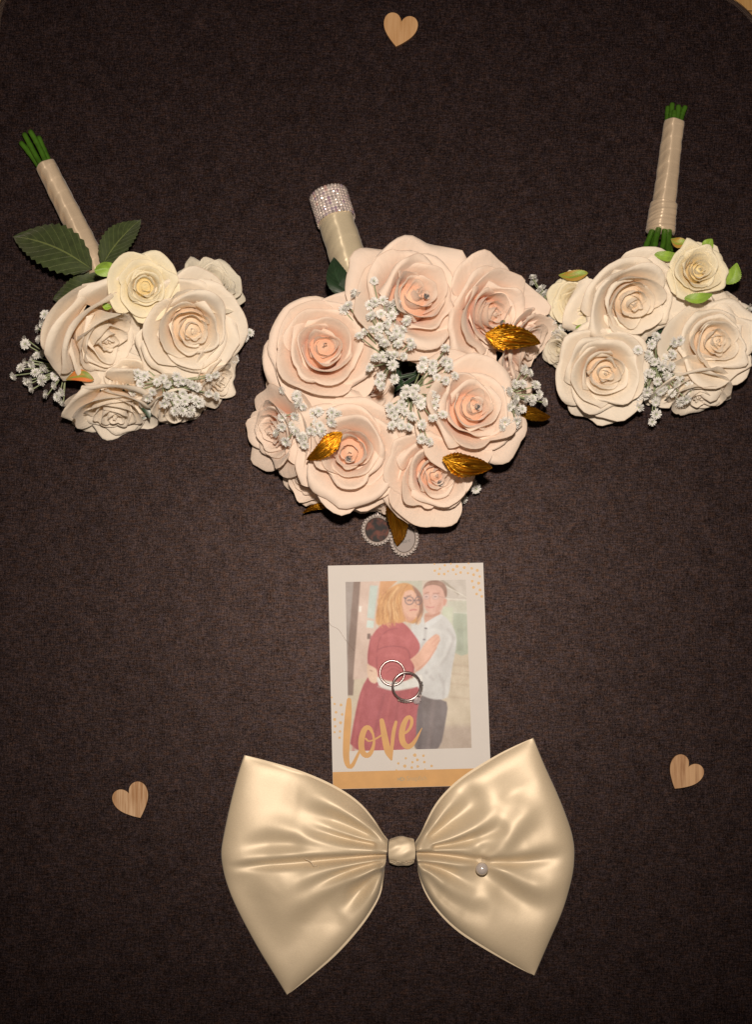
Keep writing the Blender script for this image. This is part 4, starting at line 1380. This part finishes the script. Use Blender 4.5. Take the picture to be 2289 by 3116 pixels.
# ---- left bouquet
zL = lambda pts: zm(pts, 0, 350, 800/1652)
lb = empty('bouquet', P(440, 1000), 'left bouquet of ivory roses with two big dark leaves beside its champagne ribbon handle', 'bouquet', GB)
zf, nf = dome((440, 1040), 330, 14, 52)
filler(lb, (430, 1060), 230, 40)
rose(lb, (302, 1016), (376, 1082), 160, 50, 'petal_ivory', 11)
rose(lb, (580, 1000), (606, 1043), 156, 50, 'petal_ivory', 12)
rose(lb, (440, 872), (452, 888), 94, 70, 'petal_cream', 13)
rose(lb, (400, 1165), (405, 1180), 92, 30, 'petal_ivory', 18)
rose(lb, (455, 1040), (455, 1040), 80, 20, 'petal_ivory', 19, skip=2)
rose(lb, (350, 1242), (356, 1330), 138, 26, 'petal_ivory', 14)
rose(lb, (535, 1225), (560, 1300), 95, 22, 'petal_ivory', 15)
rose(lb, (655, 1150), (720, 1190), 90, 24, 'petal_ivory', 17)
rose(lb, (648, 862), (675, 842), 92, 42, 'petal_pale', 16, skip=3)
he0, he1 = P(*zL([(288, 318)])[0], 10), P(*zL([(625, 990)])[0], 26)
handle(lb, he0, he1, 8.2, 9.6, M['ribbon'], 8)
for k, (a, b_) in enumerate([(128, 172), (150, 118), (186, 100), (240, 138), (172, 190), (214, 150)]):
    e = P(*zL([(a, b_)])[0], [4, 7, 12, 10, 5, 5][k])
    off = [(-5, -1, -3), (-3, 0, 1), (0, 0, 4.5), (4.5, 0, 2), (-2, 0, -4), (3, 0, -3)][k]
    s_ = he0.lerp(he1, .10)+Vector(off)
    stem(lb, e, s_, 2.2, k)
leaf(lb, zL([(575, 968)])[0], zL([(80, 765)])[0], 150, 40, 12, M['leaf_dark'], bow_=.05, fold=.12, arch=.06)
leaf(lb, zL([(640, 945)])[0], zL([(884, 658)])[0], 96, 42, 18, M['leaf_dark'], bow_=-.03, fold=.3, arch=.05)
leaf(lb, zL([(650, 1020)])[0], zL([(330, 1160)])[0], 96, 32, 14, M['leaf_dark'], bow_=-.08, fold=.1, arch=.1)
leaf(lb, zL([(590, 975)])[0], zL([(775, 985)])[0], 48, 78, 70, M['leaf_bright'], 'sepal', bow_=-.06, serr=.0, fold=-.4)
leaf(lb, zL([(640, 1195)])[0], zL([(705, 1205)])[0], 22, 66, 64, M['leaf_bright'], 'sepal', serr=.0)
leaf(lb, zL([(1170, 995)])[0], zL([(1255, 1005)])[0], 24, 56, 54, M['leaf_bright'], 'sepal', serr=.0)
leaf(lb, zL([(590, 1665)])[0], zL([(410, 1665)])[0], 38, 46, 44, M['leaf_turning'], 'sepal', bow_=.14, serr=.0)
leaf(lb, zL([(300, 1360)])[0], zL([(270, 1395)])[0], 20, 24, 22, M['leaf_bright'], 'sepal', serr=.0)
sprig(lb, P(260, 1120, 20), zL([(280, 1255), (268, 1315), (245, 1410), (158, 1440), (275, 1495), (200, 1540), (130, 1590), (160, 1555), (285, 1590), (220, 1620), (345, 1640), (190, 1680), (260, 1670), (200, 1720), (290, 1755), (360, 1770), (340, 1700), (390, 1800)]), lambda a, b_: 20+.10*(a-60), 21, nf)
sprig(lb, P(450, 1130, 40), zL([(860, 1620), (880, 1690), (905, 1640), (985, 1680), (1050, 1690), (1110, 1640), (1150, 1670), (1050, 1760), (960, 1740), (1150, 1750), (1030, 1810), (1220, 1700), (1310, 1650), (1310, 1750), (1230, 1790), (1160, 1800), (1100, 1860), (1200, 1855), (1250, 1810)]), lambda a, b_: 56-.10*(b_-1130), 22, nf)
sprig(lb, P(640, 900, 24), zL([(1380, 955), (1425, 960), (1440, 990), (1475, 1065), (1505, 1160)]), lambda a, b_: 26, 23, nf)
sprig(lb, P(690, 1040, 20), zL([(1535, 1400), (1475, 1535)]), lambda a, b_: 20, 24, nf)

# ---- right bouquet
zR = lambda pts: zm(pts, 1580, 280, 709/1563)
rb = empty('bouquet', P(2000, 1000), 'right bouquet of ivory roses, its green stems showing at both ends of the ribbon', 'bouquet', GB)
zf, nf = dome((2000, 1030), 320, 14, 52)
filler(rb, (2000, 1040), 220, 40)
rose(rb, (1918, 915), (1938, 965), 150, 52, 'petal_ivory', 31)
rose(rb, (2172, 1040), (2186, 1062), 140, 46, 'petal_ivory', 32)
rose(rb, (1838, 1130), (1840, 1160), 132, 44, 'petal_ivory', 33)
rose(rb, (2010, 1130), (2010, 1140), 100, 22, 'petal_ivory', 39)
rose(rb, (2124, 824), (2131, 826), 84, 62, 'petal_cream', 34)
rose(rb, (1752, 918), (1740, 930), 72, 40, 'petal_cream', 35)
rose(rb, (2120, 1180), (2130, 1250), 112, 28, 'petal_ivory', 36)
rose(rb, (2230, 950), (2265, 915), 90, 26, 'petal_ivory', 38)
rose(rb, (1705, 1065), (1680, 1075), 56, 22, 'petal_pale', 37, skip=3)
hr0, hr1 = P(*zR([(1044, 208)])[0], 10), P(*zR([(956, 900)])[0], 24)
handle(rb, hr0, hr1, 8.0, 9.6, M['ribbon'], 8)
hq = hr0.lerp(hr1, .80)
handle(rb, hq, hr0.lerp(hr1, 1.06), 10.6, 11.6, M['ribbon'], 1.3, 'ribbon_collar', 60, .5, .3)
for k, (a, b_) in enumerate([(1002, 100), (1030, 78), (1072, 92), (1118, 98), (1045, 130), (1090, 110)]):
    e = P(*zR([(a, b_)])[0], [5, 9, 12, 8, 13, 5][k])
    stem(rb, e, hr0.lerp(hr1, .08)+Vector([(-5, 0, -2), (-2.5, 0, 2.5), (1, 0, 4.5), (5, 0, 0), (-1, 0, 4.5), (3, 0, -3)][k]), 2.2, 40+k)
for k, (a, b_) in enumerate([(845, 1055), (905, 1080), (950, 1095), (1000, 1085), (885, 1070), (1018, 1070)]):
    e = P(*zR([(a, b_)])[0], [34, 44, 40, 44, 32, 34][k])
    stem(rb, hr0.lerp(hr1, 1.0)+Vector([(-6, 0, 0), (-2, 0, 5), (2, 0, 4), (6, 0, 3), (-4, 0, -3), (7, 0, -1)][k]), e, 2.3, 50+k)
leaf(rb, zR([(465, 1215)])[0], zR([(265, 1228)])[0], 36, 52, 44, M['leaf_yellowing'], 'sepal', serr=.03, bow_=-.1)
leaf(rb, zR([(1130, 1020)])[0], zR([(1020, 985)])[0], 36, 52, 48, M['leaf_yellowing'], 'sepal', serr=.03, bow_=-.15)
leaf(rb, zR([(1235, 1045)])[0], zR([(1300, 985)])[0], 36, 56, 58, M['leaf_bright'], 'sepal', serr=.06)
leaf(rb, zR([(1395, 1290)])[0], zR([(1465, 1145)])[0], 46, 50, 54, M['leaf_bright'], 'sepal', serr=.08, bow_=.1)
leaf(rb, zR([(1110, 1385)])[0], zR([(1305, 1355)])[0], 34, 74, 74, M['leaf_bright'], 'sepal', serr=.06, bow_=.1)
leaf(rb, zR([(910, 1090)])[0], zR([(1075, 1090)])[0], 34, 62, 58, M['leaf_bright'], 'sepal', serr=.03)
leaf(rb, zR([(1030, 1140)])[0], zR([(1085, 1070)])[0], 28, 44, 44, M['leaf_deep'], 'sepal', serr=.03)
leaf(rb, zR([(380, 1585)])[0], zR([(490, 1565)])[0], 26, 40, 42, M['leaf_bright'], 'sepal', serr=.03)
sprig(rb, P(1720, 960, 26), zR([(95, 1245), (155, 1320), (80, 1375), (180, 1350), (145, 1400), (240, 1470), (230, 1530), (290, 1580), (150, 1560), (345, 1580), (265, 1620), (205, 1500), (185, 1420)]), lambda a, b_: 22+.06*(a-1600), 61, nf)
sprig(rb, P(2000, 1080, 40), zR([(920, 1640), (890, 1690), (1040, 1680), (800, 1730), (870, 1760), (1030, 1760), (970, 1790), (910, 1810), (1020, 1840), (960, 1840), (780, 1890), (890, 1890), (830, 1930), (990, 1900), (1080, 1910), (930, 1940), (1060, 1960), (1150, 1970), (860, 2010), (950, 2010), (1030, 2020), (800, 2040), (1120, 2060), (920, 2080), (810, 2110), (920, 2160)]), lambda a, b_: 62-.13*(b_-1030), 62, nf)
sprig(rb, P(2240, 960, 20), zR([(1545, 1450)]), lambda a, b_: 30, 63, nf)

# ---- middle bouquet
z2 = lambda pts: zm(pts, 720, 550, 600/1652)
z3 = lambda pts: zm(pts, 1200, 650, 520/1652)
z4 = lambda pts: zm(pts, 720, 1150, 600/1652)
z5 = lambda pts: zm(pts, 1200, 1200, 520/1652)
z7 = lambda pts: zm(pts, 1100, 900, 300/1499)
cb = empty('bouquet', P(1210, 1200), 'largest middle bouquet of blush roses with jewel pins, gold leaves and rhinestone handle end', 'bouquet', GB)
zf, nf = dome((1210, 1200), 440, 16, 64)
filler(cb, (1210, 1190), 300, 44)
ra = rose(cb, (1256, 908), (1297, 898), 188, 64, 'petal_blush', 71)
rose(cb, (985, 1062), (998, 1066), 160, 62, 'petal_blush', 72)
rc = rose(cb, (1488, 955), (1530, 980), 138, 56, 'petal_blush', 73)
rd = rose(cb, (1432, 1245), (1458, 1238), 166, 64, 'petal_blush', 74)
re_ = rose(cb, (1066, 1376), (1064, 1396), 166, 60, 'petal_blush', 75)
rf = rose(cb, (1320, 1440), (1342, 1468), 138, 54, 'petal_blush', 76)
rose(cb, (848, 1310), (790, 1335), 128, 40, 'petal_blush', 77)
rose(cb, (1590, 1050), (1650, 1080), 116, 36, 'petal_blush', 78)
rose(cb, (940, 1455), (915, 1490), 88, 26, 'petal_blush', 82)
rose(cb, (1110, 1490), (1110, 1575), 116, 27, 'petal_blush', 79)
rose(cb, (1500, 1335), (1560, 1390), 100, 34, 'petal_blush', 80)
rose(cb, (1390, 1085), (1395, 1070), 100, 46, 'petal_blush', 81, skip=2)
rose(cb, (885, 1200), (850, 1200), 84, 30, 'petal_blush', 85, skip=2)
rose(cb, (1545, 1195), (1590, 1200), 92, 32, 'petal_blush', 86, skip=2)
rose(cb, (1215, 1520), (1220, 1570), 84, 26, 'petal_blush', 87, skip=2)
rose(cb, (1275, 1285), (1270, 1270), 96, 42, 'petal_blush', 83, skip=2)
rose(cb, (1120, 1165), (1130, 1160), 90, 34, 'petal_blush', 84, skip=2)
for r_, px in ((ra, (1300, 901)), (rc, (1531, 984)), (rd, (1455, 1238)), (re_, (1061, 1398)), (rf, (1342, 1470))):
    top = r_[1]+r_[2]*r_[3]*.66
    jewel(r_[0], px, top.z-3, r_[2], 2.9)
hc0, hc1 = P(*z2([(768, 120)])[0], 17), P(*z2([(1000, 860)])[0], 33)
_, side, up, axh, Lh = handle(cb, hc0, hc1, 14.2, 14.6, M['ribbon_ivory'], 4.2, amp=.3)
# rhinestone band: mesh backing with set stones, covering the free end
bl = Lh*.30
ang0 = 15.4
vs = []
for j, v in enumerate(np.linspace(-.03, 1, 12)):
    for i in range(40):
        t = 2*math.pi*i/40
        r_ = ang0*(1 if j else .82)
        vs.append(tuple(hc0+axh*(bl*v)+(side*math.cos(t)+up*math.sin(t))*r_))
band = mk('rhinestone_band', vs, grid_faces(40, 12, True)+[tuple(range(39, -1, -1))], simple('band_mesh', (.85, .78, .73), .4, .3), cb, tuple(hc0))
stone = gem_mesh('rhinestone', 1.42, M['rhinestone'])
for j in range(10):
    for i in range(22):
        t = R(-25)+R(230)*i/21
        n_ = side*math.cos(t)+up*math.sin(t)
        inst('rhinestone', stone, hc0+axh*(bl*(.03+.94*j/9))+n_*(ang0+.25), band, n_, i*.3+j)
for i in range(12):
    t = R(10)+R(160)*i/11
    n_ = side*math.cos(t)+up*math.sin(t)
    inst('rhinestone', stone, hc0-axh*1.0+n_*(ang0-2.6), band, (n_*.4-axh).normalized(), i)
leaf(cb, z2([(960, 990)])[0], z2([(812, 640)])[0], 74, 58, 52, M['leaf_deep'], bow_=-.10, serr=.02, fold=.1, arch=.05)
leaf(cb, z2([(880, 1010)])[0], z2([(1075, 745)])[0], 90, 58, 54, M['leaf_deep'], bow_=.05, serr=.02, fold=.1, arch=.02)
gold_leaf(cb, z3([(890, 1150)])[0], z3([(1420, 1265)])[0], 86, 80, 70, 1)
gold_leaf(cb, z5([(470, 630)])[0], z5([(950, 730)])[0], 76, 88, 74, 2)
gold_leaf(cb, z4([(1330, 1000)])[0], z4([(1350, 1412)])[0], 68, 40, 8, 3)
gold_leaf(cb, z4([(890, 475)])[0], z4([(585, 690)])[0], 60, 86, 76, 4)
gold_leaf(cb, z5([(1200, 190)])[0], z5([(1515, 205)])[0], 48, 44, 26, 5)
gold_leaf(cb, z4([(790, 1050)])[0], z4([(548, 1132)])[0], 22, 22, 12, 6)
up_pts = z7([(200, 100), (330, 70), (530, 110), (150, 320), (300, 280), (460, 310), (390, 430), (690, 400), (170, 520), (270, 640), (530, 540), (620, 520), (350, 730), (490, 640), (560, 740), (770, 770), (220, 950), (420, 900), (640, 920), (470, 1050), (120, 1090), (300, 1220), (500, 1270), (310, 1380)])+z2([(1000, 960), (940, 1050), (1030, 1300), (1150, 840)])
sprig(cb, P(1210, 1160, 56), up_pts, lambda a, b_: 84+.015*(b_-1000), 91, nf)
sprig(cb, P(1230, 1170, 56), z7([(1080, 1030), (1080, 1130), (1260, 990), (1340, 1100), (920, 1090), (1280, 1290), (650, 1510), (790, 1500), (1070, 1500), (620, 1650), (530, 1720), (870, 1570), (910, 1660), (1100, 1660), (500, 1830), (770, 1840), (1240, 1810), (1090, 1860), (930, 1960), (720, 2000), (470, 1970), (920, 2170), (1280, 800)]), lambda a, b_: 86, 92, nf)
sprig(cb, P(960, 1200, 50), z4([(385, 105), (500, 150), (520, 220), (560, 240), (690, 280), (800, 290), (490, 320), (470, 390), (800, 370), (700, 400), (380, 330), (380, 410), (620, 440), (720, 450), (500, 450), (540, 500), (415, 530), (570, 560)]), lambda a, b_: 60+.12*(a-850), 93, nf)
sprig(cb, P(1530, 1170, 50), z3([(1310, 1540), (1240, 1650), (1370, 1660), (1400, 1750), (1110, 1720), (1170, 1790), (1270, 1790), (1340, 1790), (1240, 1890), (1110, 1880), (1180, 2000), (1070, 2010), (1040, 2070)]), lambda a, b_: 66-.12*(a-1530), 94, nf)
sprig(cb, P(1360, 1490, 24), z5([(455, 1175), (600, 1070), (655, 1010), (790, 910)]), lambda a, b_: 14, 95, nf)

# ------------------------------------------------------------------ pearl-framed charms hanging from the middle bouquet
pearl_s = sphere('pearl', 1.28, M['pearl'], 12, 8)
pearl_t = sphere('pearl', .55, M['pearl'], 8, 6)
def charm(cpx, rx, ry, tilt, label, facemat, z, text=None):
    c = P(*cpx, z)
    rt = empty('photo_charm', (c.x, c.y, z-2.5), label, 'charm', 'oval photo charms below the middle bouquet')
    ca_, sa_ = math.cos(tilt), math.sin(tilt)
    def pt(r, t, zz):
        x, y = rx*PX*r*math.cos(t), ry*PX*r*math.sin(t)
        return (c.x+x*ca_-y*sa_, c.y+x*sa_+y*ca_, z+zz)
    n = 48
    ts = np.linspace(0, 2*math.pi, n, endpoint=False)
    prof = [(1.02, -2.4), (1.06, -1.4), (1.0, -.2), (.86, .4), (.80, .1), (.79, -.4)]
    vs = [pt(r, t, zz) for r, zz in prof for t in ts]
    mk('frame', vs, grid_faces(n, len(prof), True), M['charm_metal'], rt)
    vs = [pt(r, t, zz) for r, zz in ((.80, -.35), (.6, -.22), (.3, -.16)) for t in ts]+[pt(0, 0, -.14)]
    fs = grid_faces(n, 3, True)+[(2*n+k, 2*n+(k+1) % n, 3*n) for k in range(n)]
    mk('picture_dome', vs, fs, facemat, rt)
    per_ = 2*math.pi*math.sqrt((rx*rx+ry*ry)/2)*PX
    k_ = int(per_/2.75)
    tt = np.linspace(0, 2*math.pi, 721)
    q = np.array([pt(.97, t, .35) for t in tt]); s = np.r_[0, np.cumsum(np.linalg.norm(np.diff(q, axis=0), axis=1))]
    for k in range(k_):
        t = np.interp(s[-1]*k/k_, s, tt)
        inst('pearl', pearl_s, pt(.97, t, .5), rt)
        t2 = np.interp(s[-1]*(k+.5)/k_, s, tt)
        inst('bead', pearl_t, pt(1.08, t2, -.6), rt)
    mb = MB()
    mb.tube([pt(1.05+.08*math.sin(a)*1.6, math.pi/2+.06*math.cos(a), 0) for a in np.linspace(0, 6.28, 12)], .5, 6)
    mb.build('hanging_loop', M['silver'], rt)
    if text:
        text_part('charm_lettering', text[0], text[1], text[2], z+.1, M['ink'], rt, .35, R(12))
    return rt
charm((1148, 1612), 44, 45, 0, 'oval pearl-edged charm with dark reddish picture, half under the middle bouquet', M['charm_dark'], 4.0)
charm((1231, 1640), 40, 50, R(-6), 'oval pearl-edged charm with pale lettered face below a hanging gold leaf', M['charm_white'], 4.6, ('heart', (1217, 1655), 15))
